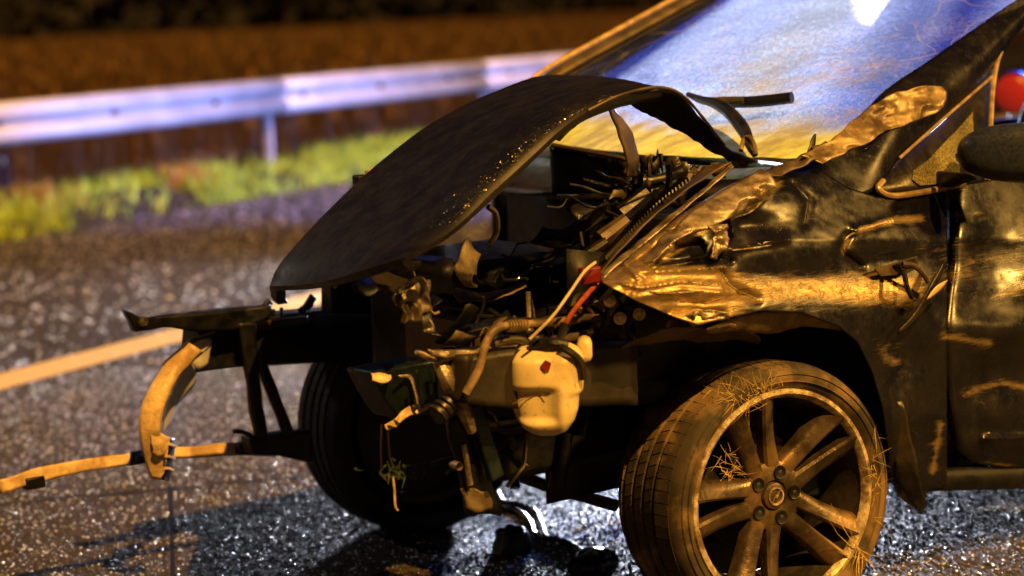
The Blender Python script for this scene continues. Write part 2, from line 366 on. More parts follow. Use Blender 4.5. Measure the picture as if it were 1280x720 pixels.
def blades(name, mat, count, pos, hgt, wid, lean, label=None):
    mb = MB()
    vs, fs = [], []
    for i in range(count):
        p = pos(); h = hgt(); a = random.uniform(0, 6.28); wv = V3((math.cos(a), math.sin(a), 0)) * wid * random.uniform(.6, 1.4)
        l = V3((random.gauss(0, 1), random.gauss(0, 1), 0)) * lean * h
        k = len(vs)
        vs += [p - wv, p + wv, p + wv * .7 + l * .45 + Zv * h * .6, p - wv * .7 + l * .45 + Zv * h * .6, p + l + Zv * h]
        fs += [(k, k + 1, k + 2, k + 3), (k + 3, k + 2, k + 4)]
    mb.add(vs, fs); o = mb.build(name, mat, smooth=False)
    return tag(o, label, None, None, 'stuff')
def verge_pos(n0, n1, s0=-4, s1=26, thr=None):
    def f():
        while True:
            s_ = random.uniform(s0, s1); n = random.uniform(n0, n1)
            if thr is None or noise.noise(V3((s_ * 1.1, n * 1.5, 7.7))) > thr or random.random() < .12: return RP(s_, n, zt(n) - .01)
    return f
blades('verge_grass', 'grass', 15000, verge_pos(NE - .02, NR + .25, thr=-.12), lambda: random.uniform(.05, .17), .008, .55, 'bright green grass on the road verge')
bsp = []
def brownpos():
    q = random.choice([(140, 222), (165, 226), (185, 218), (110, 236), (60, 262), (215, 236), (120, 226), (240, 233), (20, 262), (420, 190)]); p = pz(q[0] + random.gauss(0, 13), q[1] + random.gauss(0, 3), .08)
    s_, n = roadc(p); n = max(NE, min(NR + .3, n)); return RP(s_, n, zt(n))
blades('brown_weeds', 'brown_grass', 800, brownpos, lambda: random.uniform(.06, .2), .012, .6, 'brown withered weeds among the verge grass')
blades('dead_stems', 'stem', 1300, verge_pos(NR + .2, NR + 1.6), lambda: random.uniform(.3, 1.0), .007, .18, 'thin dead stems behind the crash barrier')
def fieldpos():
    n = NR + 6 + 130 * random.random() ** 1.5; s_ = random.uniform(-10, 160); return RP(s_, n, zt(n))
blades('dry_reeds', 'reed', 16000, fieldpos, lambda: random.uniform(.15, .45), .05, .3, 'dry brown growth across the dark field')
# far wood behind the field: a dark mass of leaf clumps
vs, fs = [], []
for i in range(9000):
    s_ = random.uniform(-80, 480); n = random.uniform(150, 175); hh = 9 + 4 * noise.noise(V3((s_ * .05, 0, 2))) + 2 * noise.noise(V3((s_ * .3, 0, 2)))
    p = RP(s_, n, random.random() ** .8 * hh); k = len(vs)
    for q in range(4): vs.append(p + V3((random.gauss(0, 1), random.gauss(0, 1), random.gauss(0, 1))) * 1.3)
    fs.append((k, k + 1, k + 2, k + 3))
tag(MB().add(vs, fs).build('far_wood', 'wood', smooth=False), 'dark wood beyond the field', None, None, 'stuff')

# crash barrier
gr = thing('crash_barrier', RP(0, NR, .14), 'galvanised steel crash barrier standing in the grassy verge', 'barrier')
pg = pz(333, 207, .14); sg, ng = roadc(pg)
wprof = [(.0, .0), (.012, .012), (.055, .035), (.062, .055), (.062, .095), (.055, .115), (.010, .140), (.004, .155), (.010, .17), (.055, .195), (.062, .215), (.062, .255), (.055, .275), (.012, .298), (0, .31)]
zb = .14 + .44
def wbeam(s0, s1, off=0): return MB().grid([[RP(s_, NR - d - .02 - off, zb + h) for d, h in wprof] for s_ in np.linspace(s0, s1, 3)])
k0 = -16
for k in range(k0, 12): wbeam(sg + 4 * k - .12, sg + 4 * k + 4.12, .004 if k % 2 else 0).build('rail_beam', 'zinc', gr, solid=.003)
for k in range(k0, 12):
    s_ = sg + 4 * k
    mb = MB()
    for dn, ds, a, b in ((0, 0, .006, .06), (-.045, .03, .06, .006), (.045, .03, .06, .006)):
        mb.box(RP(s_ + ds * 0, NR + .05 + dn * .6, .30), b if a < b else .05, a if a < b else .006, .86, (RD, RN, Zv))
    mb.build('post', 'zinc', gr, smooth=False)
for k in range(-10, 26):
    s_ = sg + 4 / 3 * k + .45
    MB().box(RP(s_, NR - .035, zb + .155), .07, .03, .055, (RD, RN, Zv)).build('spacer_bolt', 'dark', gr, smooth=False, bevel=.006)
rf = thing('reflector_post', RP(*roadc(pz(8, 262, .1)), .1), 'small grey reflector post in the verge grass', 'reflector')
pr_ = pz(8, 262, .1)
MB().box(pr_ + Zv * .2, .03, .03, .44, (RD, RN, Zv)).build('post', 'dark', rf, smooth=False, bevel=.004)
rm = simple('reflector_white', (.85, .9, .95), .15, .6, .05, 20)
MB().lathe([(.0, 0), (.032, .004), (.036, .0), (.036, -.01)], pr_ - RD * .02 + Zv * .36 - RN * .0, -RD, Zv, 20).build('reflector_disc', rm, rf)

# ================================================================== THE CAR
W = thing('wrecked_car', O, 'crashed black car with crumpled bonnet, shattered windscreen and torn off front', 'car')
def part(mb, name, mat, parent=None, **kw): return mb.build(name, mat, parent or W, **kw)

# ---- side skin: one smooth body section, dented and creased
sv = interp([-200, -60, 0, 60, 120, 180, 240, 300, 360, 430, 520, 600, 660], [.40, .27, .225, .18, .125, .065, .01, -.04, -.068, -.078, -.07, -.035, .01])
fend_top = interp([753, 790, 850, 905, 945, 985, 1020, 1060, 1095, 1125, 1190], [351, 318, 270, 236, 216, 204, 210, 235, 246, 243, 233])
fend_bot = interp([753, 800, 850, 872, 905, 950, 1000, 1048, 1072, 1090, 1103, 1110, 1114, 1120, 1140, 1152, 1160, 1190], [353, 378, 399, 406, 398, 389, 391, 408, 428, 465, 510, 560, 600, 618, 634, 640, 612, 606])
creases = [  # polyline px, width px, depth m (positive = inwards)
    ([(945, 222), (905, 258), (850, 284), (805, 318), (770, 345)], 9, .030),
    ([(955, 238), (930, 262), (880, 276), (838, 300)], 6, -.022),
    ([(900, 268), (908, 296), (888, 324)], 6, .020), ([(912, 268), (918, 300), (900, 322)], 5, -.012),
    ([(800, 330), (850, 330), (895, 322), (912, 326)], 5, .014), ([(800, 340), (850, 338), (905, 334)], 5, -.010),
    ([(900, 338), (912, 358), (945, 374)], 7, .012), ([(790, 372), (850, 362), (900, 366)], 7, -.012),
    ([(980, 300), (940, 306), (915, 312)], 5, -.010), ([(945, 214), (962, 226), (950, 246)], 4, -.012), ([(915, 232), (936, 248), (928, 262)], 4, .012), ([(880, 252), (900, 262), (905, 276)], 4, -.010), ([(858, 266), (872, 282)], 4, .010),
    ([(825, 288), (846, 296), (842, 316)], 4, .010), ([(780, 330), (800, 350), (790, 372)], 4, -.010), ([(810, 300), (820, 326), (812, 352)], 5, .010), ([(760, 350), (800, 360), (850, 352), (900, 356)], 4, -.008), ([(848, 376), (880, 380), (930, 366)], 4, .010), ([(990, 230), (1010, 250), (1005, 280)], 7, .008), ([(1060, 296), (1052, 316), (1075, 332)], 6, .014),
    ([(1068, 288), (1110, 277), (1150, 274)], 6, -.008), ([(830, 392), (870, 386), (900, 392)], 6, .014)]
dents = [(925, 284, 45, 20, .030), (850, 306, 40, 16, .025), (1105, 325, 45, 18, .014), (1000, 350, 130, 28, .016), (820, 350, 45, 16, -.012), (1130, 440, 30, 40, .02), (1230, 330, 50, 60, .028), (1215, 500, 18, 50, .022), (1260, 470, 60, 30, .015), (1120, 560, 20, 60, -.018), (1240, 410, 60, 16, -.014)]
def segd(x, y, pl):
    best = 1e9
    for (x0, y0), (x1, y1) in zip(pl, pl[1:]):
        dx, dy = x1 - x0, y1 - y0; t = max(0, min(1, ((x - x0) * dx + (y - y0) * dy) / (dx * dx + dy * dy)))
        best = min(best, math.hypot(x - x0 - t * dx, y - y0 - t * dy))
    return best
def sidev(x, y):
    v = sv(y)
    for pl, wd, dp in creases:
        d = segd(x, y, pl)
        if d < wd * 4: v += dp * (.55 * math.exp(-(d / wd) ** 2) + .45 * math.exp(-d / (wd * .55)))
    for cx, cy, rx, ry, dp in dents:
        q = ((x - cx) / rx) ** 2 + ((y - cy) / ry) ** 2
        if q < 6: v += dp * math.exp(-q)
    if x < 1060: v += .07 * math.exp(-max(0, y - fend_top(x)) / 10) * (1 - sstep(950, 1045, x))
    m = .0016 if (y > 335 and x < 1000) else .0010
    v += m * noise.noise(V3((x * .03, y * .05, 1))) + m * .5 * noise.noise(V3((x * .08, y * .12, 5)))
    return v
def scrape_at(x, y):
    s_ = -.35
    # torn upper edge, scraped band over the arch and smaller grazes; the lower band also holds painted gold sheen
    s_ = max(s_, -.35 + 1.30 * math.exp(-((y - fend_top(x) - 22) / 26) ** 2) * (1 - sstep(930, 1020, x)))
    s_ = max(s_, -.35 + 1.20 * sstep(318, 345, y) * (1 - .55 * sstep(860, 985, x)) * (1 - sstep(900, 1040, x)))
    s_ = max(s_, .62 * math.exp(-((y - 362) / 24) ** 2) * sstep(1190, 1130, x))
    s_ = max(s_, .75 * math.exp(-segd(x, y, [(1075, 287), (1115, 276), (1150, 274)]) / 5), .65 * math.exp(-segd(x, y, [(1060, 300), (1053, 314)]) / 4))
    s_ = max(s_, .45 * math.exp(-segd(x, y, [(1190, 268), (1230, 265)]) / 8), .5 * math.exp(-segd(x, y, [(1250, 370), (1280, 360)]) / 12), .5 * math.exp(-segd(x, y, [(1180, 420), (1235, 428)]) / 7))
    s_ = max(s_, .5 * math.exp(-segd(x, y, [(1205, 492), (1250, 478), (1280, 484)]) / 8), .4 * math.exp(-segd(x, y, [(1100, 440), (1120, 455)]) / 14), .5 * math.exp(-segd(x, y, [(1165, 590), (1175, 530)]) / 7), .55 * math.exp(-segd(x, y, [(1205, 575), (1280, 584)]) / 3.5))
    s_ = max(s_, .35 * math.exp(-segd(x, y, [(1190, 330), (1280, 320)]) / 40))
    return s_
def skin(xs, top, bot, nrow):
    mb = MB(); G = []; att = []
    for x in xs:
        row = []
        a, b = top(x), bot(x)
        for j in range(nrow + 1):
            y = a + (b - a) * j / nrow; row.append(pv(x, y, sidev(x, y))); att.append(scrape_at(x, y))
        G.append(row)
    mb.grid(G); mb.attr['scrape'] = att
    return mb
fender = part(skin(np.linspace(753, 1183, 216), fend_top, fend_bot, 90), 'front_wing', 'paint', solid=.004)
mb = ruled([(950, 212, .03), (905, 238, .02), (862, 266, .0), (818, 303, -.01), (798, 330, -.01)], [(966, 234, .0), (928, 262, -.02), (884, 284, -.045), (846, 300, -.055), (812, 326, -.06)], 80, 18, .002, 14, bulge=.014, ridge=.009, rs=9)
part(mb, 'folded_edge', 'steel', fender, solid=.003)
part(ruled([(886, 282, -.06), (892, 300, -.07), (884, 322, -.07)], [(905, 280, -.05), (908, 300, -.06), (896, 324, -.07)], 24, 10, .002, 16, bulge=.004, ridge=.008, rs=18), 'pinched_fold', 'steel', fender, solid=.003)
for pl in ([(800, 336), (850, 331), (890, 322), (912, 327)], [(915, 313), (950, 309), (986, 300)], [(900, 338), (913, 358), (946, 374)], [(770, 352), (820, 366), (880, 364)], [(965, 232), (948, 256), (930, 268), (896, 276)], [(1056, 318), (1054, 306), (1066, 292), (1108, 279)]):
    part(MB().tube([pv(x, y, sidev(x, y) - .002) for x, y in pl], [.0012, .0030, .0026, .0010], 8, 40), 'crease_highlight', 'steel', fender)  # pale steel strands laid in as the highlights along the folds
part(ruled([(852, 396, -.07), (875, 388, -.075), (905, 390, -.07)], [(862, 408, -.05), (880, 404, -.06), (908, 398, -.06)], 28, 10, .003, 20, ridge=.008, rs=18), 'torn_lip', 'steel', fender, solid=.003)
# pillar strip: skin between windscreen edge and quarter light, up to the roof
pt_ = [(984, 204), (1012, 196), (1060, 160), (1110, 112), (1160, 77), (1210, 42), (1268, 2), (1330, -36), (1420, -82), (1540, -128), (1660, -150)]
pb_ = [(1006, 256), (1050, 250), (1093, 238), (1126, 194), (1168, 160), (1210, 122), (1246, 78), (1290, 22), (1400, -42), (1530, -92), (1660, -118)]
def strip_skin(pa, pb, nu, nv, dv=0.0):
    xa = [p for p in catmull([V3((x, y, 0)) for x, y in pa], nu)]; xb = [p for p in catmull([V3((x, y, 0)) for x, y in pb], nu)]
    mb = MB(); G = []; att = []
    for a, b in zip(xa, xb):
        row = []
        for j in range(nv + 1):
            p = a.lerp(b, j / nv); row.append(pv(p.x, p.y, sidev(p.x, p.y) + dv - .03 * math.sin(math.pi * j / nv) * sstep(1060, 1130, p.x))); att.append(-.3)
        G.append(row)
    mb.grid(G); mb.attr['scrape'] = att; return mb
apil = part(strip_skin(pt_, pb_, 70, 14, .004), 'windscreen_pillar', 'paint', solid=.005)
# crumpled bare flap on the pillar
mb = ruled([(x, y, v - .02) for x, y, v in [(1003, 196, .05), (1040, 172, .07), (1080, 140, .09), (1118, 116, .10), (1150, 106, .105), (1178, 108, .105)]], [(x, y, v - .018) for x, y, v in [(1028, 205, .03), (1062, 188, .045), (1100, 168, .06), (1140, 152, .075), (1168, 140, .08), (1183, 122, .09)]], 72, 26, .006, 13, bulge=.003, ridge=.0055, rs=10)
mb.attr['scrape'] = [.9] * len(mb.v)
part(mb, 'crumpled_flap', 'flapm', apil, solid=.003)
mb = ruled([(940, 220, .06), (975, 206, .06), (1005, 192, .05), (1035, 176, .05)], [(958, 222, .02), (990, 214, .02), (1018, 202, .02), (1042, 186, .04)], 30, 6, .012, 22)
part(mb, 'torn_edge', 'rustbeam', apil, solid=.003)
part(ruled([(1008, 192, .06), (1012, 182, .06), (1018, 168, .07)], [(1016, 190, .06), (1018, 182, .065), (1020, 168, .07)], 10, 3, .004, 30), 'torn_spike', 'plastic', apil, solid=.003)

# ---- door, mirror, windows
door_l = interp([200, 240, 330, 400, 440, 500, 560, 575, 600], [1190, 1189, 1187, 1176, 1174, 1181, 1192, 1206, 1215])
def door_grid():
    mb = MB(); G = []; att = []
    for i in range(70):
        row = []
        for j in range(91):
            t = j / 90; f = i / 69
            yb = 575 + 10 * sstep(0, .3, f) - 26 * sstep(.3, 1, f); yt = 234 - 12 * f ** .8 - 24 * f
            y = yt + (yb - yt) * t; x0 = door_l(y); x = x0 + (1490 - x0) * f ** 1.35
            v = sidev(x, y) - .004 + (.035 * math.exp(-(x - x0) / 5) if True else 0)
            v += .03 * sstep(552, 590, y) - .018 * math.exp(-((y - 549 + (x - 1240) * .02) / 5) ** 2) * sstep(1220, 1240, x)
            row.append(pv(x, y, v)); att.append(scrape_at(x, y))
        G.append(row)
    mb.grid(G); mb.attr['scrape'] = att; return mb
door = part(door_grid(), 'front_door', 'paint', solid=.005)
part(MB().grid([[pv(x, y, .05 + .02 * math.sin(y * .1)) for y in np.linspace(225, 600, 30)] for x in np.linspace(1148, 1200, 6)]), 'door_pillar', 'rustbeam', solid=.004)
def sillp(f):
    x = 1156 + 340 * f; return x, 586 - 10 * f, 613 - 8 * f
part(MB().grid([[pv(sillp(f)[0], sillp(f)[1] + (sillp(f)[2] - sillp(f)[1]) * t, -.012 - .012 * math.sin(math.pi * t) + .0 * f) for t in np.linspace(0, 1, 7)] + [pv(sillp(f)[0], sillp(f)[2] - 1, .16)] for f in np.linspace(0, 1, 14)]), 'sill', 'dark', solid=.004)
# torn rear edge of the wing with bent tip
mb = ruled([(1108, 505, -.068), (1116, 560, -.066), (1124, 604, -.062), (1150, 642, -.05)], [(1128, 500, -.085), (1142, 560, -.092), (1150, 600, -.088), (1160, 628, -.06)], 20, 6, .006, 20)
mb.attr['scrape'] = [.05] * len(mb.v)
part(mb, 'torn_flap', 'plastic', fender, solid=.003)
# side repeater socket, hanging lead and bent trim
mb = MB().prism([(1092, 336, -.066), (1145, 320, -.07), (1147, 334, -.07), (1132, 342, -.07), (1100, 345, -.066)], Av * -.004)
part(mb, 'repeater_bezel', 'rustbeam', fender, smooth=False)
mb = MB().prism([(1116, 331, -.074), (1143, 323, -.076), (1145, 333, -.076), (1120, 337, -.074)], Av * -.003)
part(mb, 'repeater_shade', 'dark', fender, smooth=False)  # dark plate stands in for the shade inside the socket
part(MB().tube([(1127, 333, -.08), (1131, 345, -.10), (1134, 360, -.11), (1140, 372, -.10)], .006, 8, 16), 'lead', 'black_hose', fender)
part(MB().tube([(1128, 330, -.09), (1142, 332, -.10), (1154, 342, -.105), (1160, 352, -.10)], .0065, 8, 16), 'lead', 'rubber', fender)
part(ruled([(1121, 416, -.09), (1145, 388, -.10), (1166, 352, -.105), (1180, 325, -.09)], [(1123, 418, -.09), (1152, 392, -.095), (1170, 358, -.10), (1183, 328, -.09)], 16, 3, .002), 'bent_trim', 'plastic', fender, solid=.003)
part(ruled([(1158, 374, -.115), (1170, 358, -.115), (1184, 350, -.11)], [(1159, 375, -.112), (1176, 362, -.11), (1184, 351, -.11)], 10, 3, .002), 'trim_end', 'beam', fender, solid=.002)

# mirror (off the door, near the right border)
mc = pv(1288, 191, -.19)
mx_, my_ = (Bv * .86 + -Av * .5).normalized(), None
view = (mc - CAM).normalized()
ex = view.cross(Zv).normalized(); ez = ex.cross(view).normalized()
k_ = (mc - CAM).dot(fwd) / FPX
mbm = MB(); G = []
for i in range(15):
    a = math.pi * i / 14 - math.pi / 2               # back-to-front profile of the shell
    row = []
    rr = max(.0004, math.cos(a)) ** .5 if i <= 9 else 1.0
    for q in range(49):
        b = 2 * math.pi * q / 48; cx = math.copysign(abs(math.cos(b)) ** .8, math.cos(b)); cy = math.copysign(abs(math.sin(b)) ** .8, math.sin(b))
        p = mc + ex * (cx * 90 * k_ * rr) + ez * ((cy * 37 + 1) * k_ * rr) + view * (.055 * math.sin(a) if i <= 9 else .06 + .01 * (i - 9))
        row.append(p)
    G.append(row)
mirror = part(mbm.grid(G), 'door_mirror', 'mirror_housing')
part(MB().tube([mc + ex * (math.cos(b) * 90 * k_) + ez * (math.sin(b) * 37 + 1) * k_ + view * .01 for b in np.linspace(math.pi, 2 * math.pi, 30)], .0045, 8), 'mirror_trim', 'beam', mirror)
part(MB().prism([(1190, 214, -.06), (1216, 217, -.16), (1224, 224, -.16), (1190, 236, -.05)], Av * .05), 'mirror_foot', 'plastic', mirror, bevel=.006)
part(MB().prism([(1183, 238, .0), (1199, 238, .0), (1188, 252, -.02)], Av * -.01), 'corner_trim', 'dark', door)

# quarter light
qo = [(1126, 200), (1238, 98), (1234, 180), (1222, 226), (1190, 234), (1150, 242), (1112, 246), (1098, 240), (1097, 230)]
qf = lambda x, y: pv(x, y, sv(y) + .012)
quarter = part(MB().add([qf(*p) for p in qo], [tuple(range(len(qo)))]), 'quarter_light', 'plastic', solid=.006)
qi = [(1142, 213), (1160, 200), (1200, 158), (1216, 140), (1217, 165), (1200, 200), (1200, 222), (1180, 229), (1150, 232), (1140, 224)]
part(MB().add([pv(x, y, sv(y) + .003) for x, y in qi], [tuple(range(len(qi)))]), 'glass', 'quarter_glass', quarter)
trimc = simple('satin_trim', (.30, .22, .12), .4, .3, .3, 40)
part(MB().tube([pv(x, y, sv(y) - .008) for x, y in [(1205, 230), (1180, 235), (1150, 241), (1118, 245), (1103, 241), (1098, 234), (1104, 226)]], .0075, 8, 40), 'lower_trim', trimc, quarter)
part(MB().tube([pv(x, y, sv(y) - .006) for x, y in [(1124, 198), (1180, 148), (1240, 96)]], .004, 8, 20), 'upper_trim', trimc, quarter)
wo = [(1240, 160), (1242, 110), (1249, 72), (1262, 48), (1290, 24), (1400, -40), (1480, -70), (1490, 195), (1400, 203), (1262, 222), (1238, 226)]
part(MB().add([pv(x, y, sv(y) + .02) for x, y in wo], [tuple(range(len(wo)))]), 'door_glass', 'side_glass', door)
part(MB().tube([pv(x, y, sv(y) - .002) for x, y in [(1234, 226), (1238, 160), (1241, 110), (1248, 72), (1262, 46), (1290, 20), (1400, -44), (1490, -76)]], .007, 8, 50), 'window_frame', trimc, door)

# ---- windscreen
side_u = interp([0, .18, .50, .80, 1], [.33, .578, 1.117, 1.52, 1.78]); side_w = interp([0, .18, .50, .80, 1], [1.035, 1.180, 1.38, 1.50, 1.565])
def screen_pt(s_, t):
    v = .19 + 1.20 * s_ + (.03 * t) * (1 - 2 * s_); c = 1 - (2 * s_ - 1) ** 2
    return K(side_u(t) - .11 * c * (1 - .35 * t), v, side_w(t) + .015 * c - .02 * c * (1 - t) + .03 * s_)
mb = MB(); G = []; att = []
for i in range(71):
    row = []
    for j in range(71):
        s_, t = i / 70, j / 70; p = screen_pt(s_, t); p = p + nz3(p, 5, .006) + nz3(p, 16, .002)
        # crushed hollow low down in front of the driver
        q = math.exp(-((s_ - .3) / .25) ** 2 - ((t - .12) / .12) ** 2); p = p - Zv * .02 * q
        row.append(p); att.append(.55 * math.exp(-(t / .10) ** 2) + .20 * math.exp(-((s_ - .30) / .34) ** 2 - ((t - .25) / .15) ** 2) - .10 * sstep(.36, .6, t) - .14 * sstep(.6, .95, s_) - .04)
    G.append(row)
mb.grid(G); mb.attr['dust'] = att
screen = part(mb, 'windscreen', 'screen')
# black border (frit) along the far side, a strip just outside the glass
part(MB().grid([[screen_pt(1 + d, t) + Zv * .003 for d in (-.01, .02, .045)] for t in np.linspace(0, 1, 24)]), 'screen_edge', 'plastic', screen, solid=.003)
gold_glint = simple('pillar_highlight', (.42, .30, .14), .38, .2, .3, 40)  # warm highlight on the far pillar put into this strip's colour
fp = MB().grid([[screen_pt(1.045, t) + Av * (.075 * q) + Zv * (.02 * math.sin(q * 3.1) - .006 * q) for q in np.linspace(0, 1, 6)] for t in np.linspace(0, 1, 30)])
farp = part(fp, 'far_pillar', 'rustbeam', solid=.006)
part(MB().tube([screen_pt(1.045, t) + Av * .08 + Zv * .016 for t in np.linspace(-.02, 1, 30)], .0085, 8), 'pillar_glint_strip', gold_glint, farp)

# ---- roof, far side, cabin (seen through the broken glass)
roofg = []
for i in range(12):
    f = i / 11; row = []
    for j in range(13):
        s_ = j / 12; c = 1 - (2 * s_ - 1) ** 2; a = screen_pt(s_, 1); row.append(a + Bv * (1.75 * f) + Zv * (.06 * math.sin(f * 2.2) + .015 * c - .10 * f * f))
    roofg.append(row)
mb = MB().grid(roofg); mb.attr['scrape'] = [-.3] * len(mb.v)
part(mb, 'roof', 'paint', solid=.03)
far = MB().grid([[K(u, 1.555 - .02 * (w_ > .9), w_) for w_ in (.25, .4, .6, .8, .95)] for u in np.linspace(.42, 3.3, 20)])
far.attr['scrape'] = [-.3] * len(far.v); part(far, 'far_door', 'paint', solid=.02)
bp = MB().bar(K(1.74, 1.52, .95), K(2.42, 1.44, 1.62), .15, .05, Av); part(bp, 'far_shadow_pillar', 'plastic', smooth=False)  # bar slanted and placed to throw the dark band on the windscreen
part(MB().prism([K(.62, 1.47, 1.0), K(1.0, 1.47, 1.06), K(1.02, 1.46, 1.2), K(1.24, 1.45, 1.33), K(1.38, 1.43, 1.42), K(1.42, 1.42, 1.50), K(1.2, 1.43, 1.44), K(.7, 1.46, 1.25)], Av * .02), 'far_light_blocker', 'plastic', smooth=False)  # opaque plate added to keep the floodlight off the far screen edge
part(MB().bar(K(3.05, 1.5, .95), K(3.2, 1.36, 1.52), .16, .05, Av), 'far_rear_pillar', 'plastic', smooth=False)
part(MB().bar(K(1.58, .0, .95), K(1.72, .17, 1.58), .11, .05, Av), 'near_door_pillar', 'plastic', smooth=False)
part(MB().bar(K(2.8, .0, .95), K(3.05, .2, 1.56), .18, .05, Av), 'near_rear_pillar', 'plastic', smooth=False)
def loft(rows, name, mat, **kw):
    mb = MB().grid(rows); mb.attr['scrape'] = [-.3] * len(mb.v); return part(mb, name, mat, **kw)
loft([[K(u, -.075 + .03 * abs(w_ - .6), w_) for w_ in np.linspace(.2, 1.02, 8)] for u in np.linspace(1.58, 3.3, 14)], 'rear_side_panel', 'paint', solid=.02)
loft([[K(3.3 + .12 * math.sin(t * 3.1), -.06 + 1.6 * f, .25 + .85 * t) for t in np.linspace(0, 1, 8)] for f in np.linspace(0, 1, 10)], 'tailgate', 'paint', solid=.02)
part(MB().grid([[K(u, v, .26 + .02 * math.sin(u * 9)) for v in np.linspace(0, 1.5, 6)] for u in np.linspace(.5, 3.3, 10)]), 'floor_pan', 'dark', solid=.02)
dash = part(MB().grid([[K(.36 + .34 * t, v, 1.0 - .02 * math.cos(v * 4) - .05 * t - .22 * max(0, t - .8) * 5 * .4) for t in np.linspace(0, 1, 8)] for v in np.linspace(.12, 1.42, 20)]), 'dashboard', 'plastic', solid=.02)
firew = part(MB().grid([[K(.40, v, w_) for w_ in np.linspace(.3, .99, 5)] for v in np.linspace(.1, 1.45, 8)]), 'bulkhead', 'dark', solid=.02)
part(MB().tube([K(.98, .42 + .18 * math.cos(a), .93 + .18 * math.sin(a)) + Bv * (.1 * math.sin(a)) for a in np.linspace(0, 2 * math.pi, 33)], .015, 8), 'steering_wheel', 'plastic')
def seat(u, v, m):
    b = part(MB().add([], []).grid([[K(u + .16 * math.sin(t * 1.3) + .06 * math.cos(a), v + .24 * math.sin(a) * (1 - .25 * t ** 3), .5 + .58 * t) for a in np.linspace(0, 2 * math.pi, 25)] for t in np.linspace(0, 1, 10)]), 'seat', m, solid=.02)
    hr = MB(); G = []
    for t in np.linspace(-1, 1, 13):
        r = (1 - abs(t) ** 3.2) ** .35 if abs(t) < 1 else .05
        G.append([K(u + .19 + .045 * math.cos(a) * r, v + .135 * math.sin(a) * r, 1.10 + .09 * t) for a in np.linspace(0, 2 * math.pi, 25)])
    part(hr.grid(G), 'headrest', m, b)
    for e in (-.05, .05): part(MB().tube([K(u + .18, v + e, 1.05), K(u + .19, v + e, 1.16)], .006), 'headrest_post', 'steel', b)
seat(1.50, .42, 'cloth'); seat(1.36, 1.08, 'cloth')
# ---- wipers
def pxof(P): d = P - CAM; z = d.dot(fwd); return 640 + FPX * d.dot(rgt) / z, 360 - FPX * d.dot(upv) / z
SG = [(screen_pt(a / 60, b / 60)) for a in range(61) for b in range(61)]; SP = np.array([pxof(p) for p in SG])
def onscreen(x, y, off):
    k = np.argsort((SP[:, 0] - x) ** 2 + (SP[:, 1] - y) ** 2)[:3]; dist = sum((SG[i] - CAM).dot(fwd) for i in k) / 3
    return CAM + ray(x, y) * (dist - off)
wip = part(MB().tube([onscreen(x, y, o) for x, y, o in ((898, 128, .05), (945, 127, .05), (990, 122, .05))], .0145, 8, 12), 'wiper', 'dark')
part(MB().tube([onscreen(x, y, .07) for x, y in ((860, 118), (880, 126), (905, 127), (930, 126))], [.007, .011, .012, .008], 8, 16), 'wiper_arm', 'rubber', wip)
part(MB().tube([onscreen(870, 122, .09), onscreen(905, 135, .10), onscreen(928, 160, .09), onscreen(938, 182, .07), onscreen(944, 194, .05)], [.008, .016, .017, .012, .008], 8, 20), 'bent_arm', 'plastic', wip)
part(MB().tube([onscreen(926, 188, .08), onscreen(930, 174, .10), onscreen(937, 172, .10), onscreen(943, 182, .08), onscreen(944, 194, .06)], .006, 8, 16), 'arm_cap', 'hose', wip)

# ---- bonnet
near = [(505, 322), (560, 290), (615, 243), (660, 200), (700, 163), (735, 140), (780, 122), (828, 112)]
ridge = [(338, 357), (354, 326), (420, 255), (500, 184), (570, 138), (630, 110), (662, 98), (684, 94)]
na = catmull([V3((*p, 0)) for p in near], 56); ra = catmull([V3((*p, 0)) for p in ridge], 56)
mb = MB(); G = []; att = []
for i in range(57):
    f = i / 56; row = []
    e = pv(na[i].x, na[i].y, .12)
    row.append(e - Zv * .022 + Av * .03); row.append(e - Zv * .012 + Av * .004)
    for j in range(31):
        t = j / 30; x = na[i].x + (ra[i].x - na[i].x) * t; y = na[i].y + (ra[i].y - na[i].y) * t
        bow = 4 * t * (1 - t)
        y += bow * (8 * (1 - sstep(0, .16, f)) - 6 * sstep(.2, .6, f)); x += 0
        v = .12 + .63 * (.25 * t + .75 * sstep(.05, 1.0, t) ** .9 * (.55 + .45 * t))
        p = pv(x, y, v); p = p + Zv * (.006 * noise.noise(V3((x * .012, y * .012, 3))))
        row.append(p)
    last = row[-1]
    for q in range(1, 9):
        d = q / 8; vd = (last - CAM); vd.z = 0; vd.normalize(); dr = vd.lerp(Av, sstep(.45, 1, f)).normalized(); row.append(last + dr * (.60 * d) + Zv * ((-.16 * d - .20 * d * d) * sstep(.15, .6, f) - .115 * d * (1 - sstep(.15, .6, f))) + nz3(last + Av * d, 4, .01 * d))
    G.append(row); att += [-.85] * len(row)
# folded lip at the front edge
front = [p - Zv * .010 + Bv * .012 for p in G[0]]; front2 = [p - Zv * .010 + Bv * .04 for p in G[0]]
G = [front2, front] + G; att = [-.85] * (2 * len(front)) + att
G_hood = G; mb.grid(G); mb.attr['scrape'] = att
hood = part(mb, 'bonnet', 'hoodpaint', solid=.004)
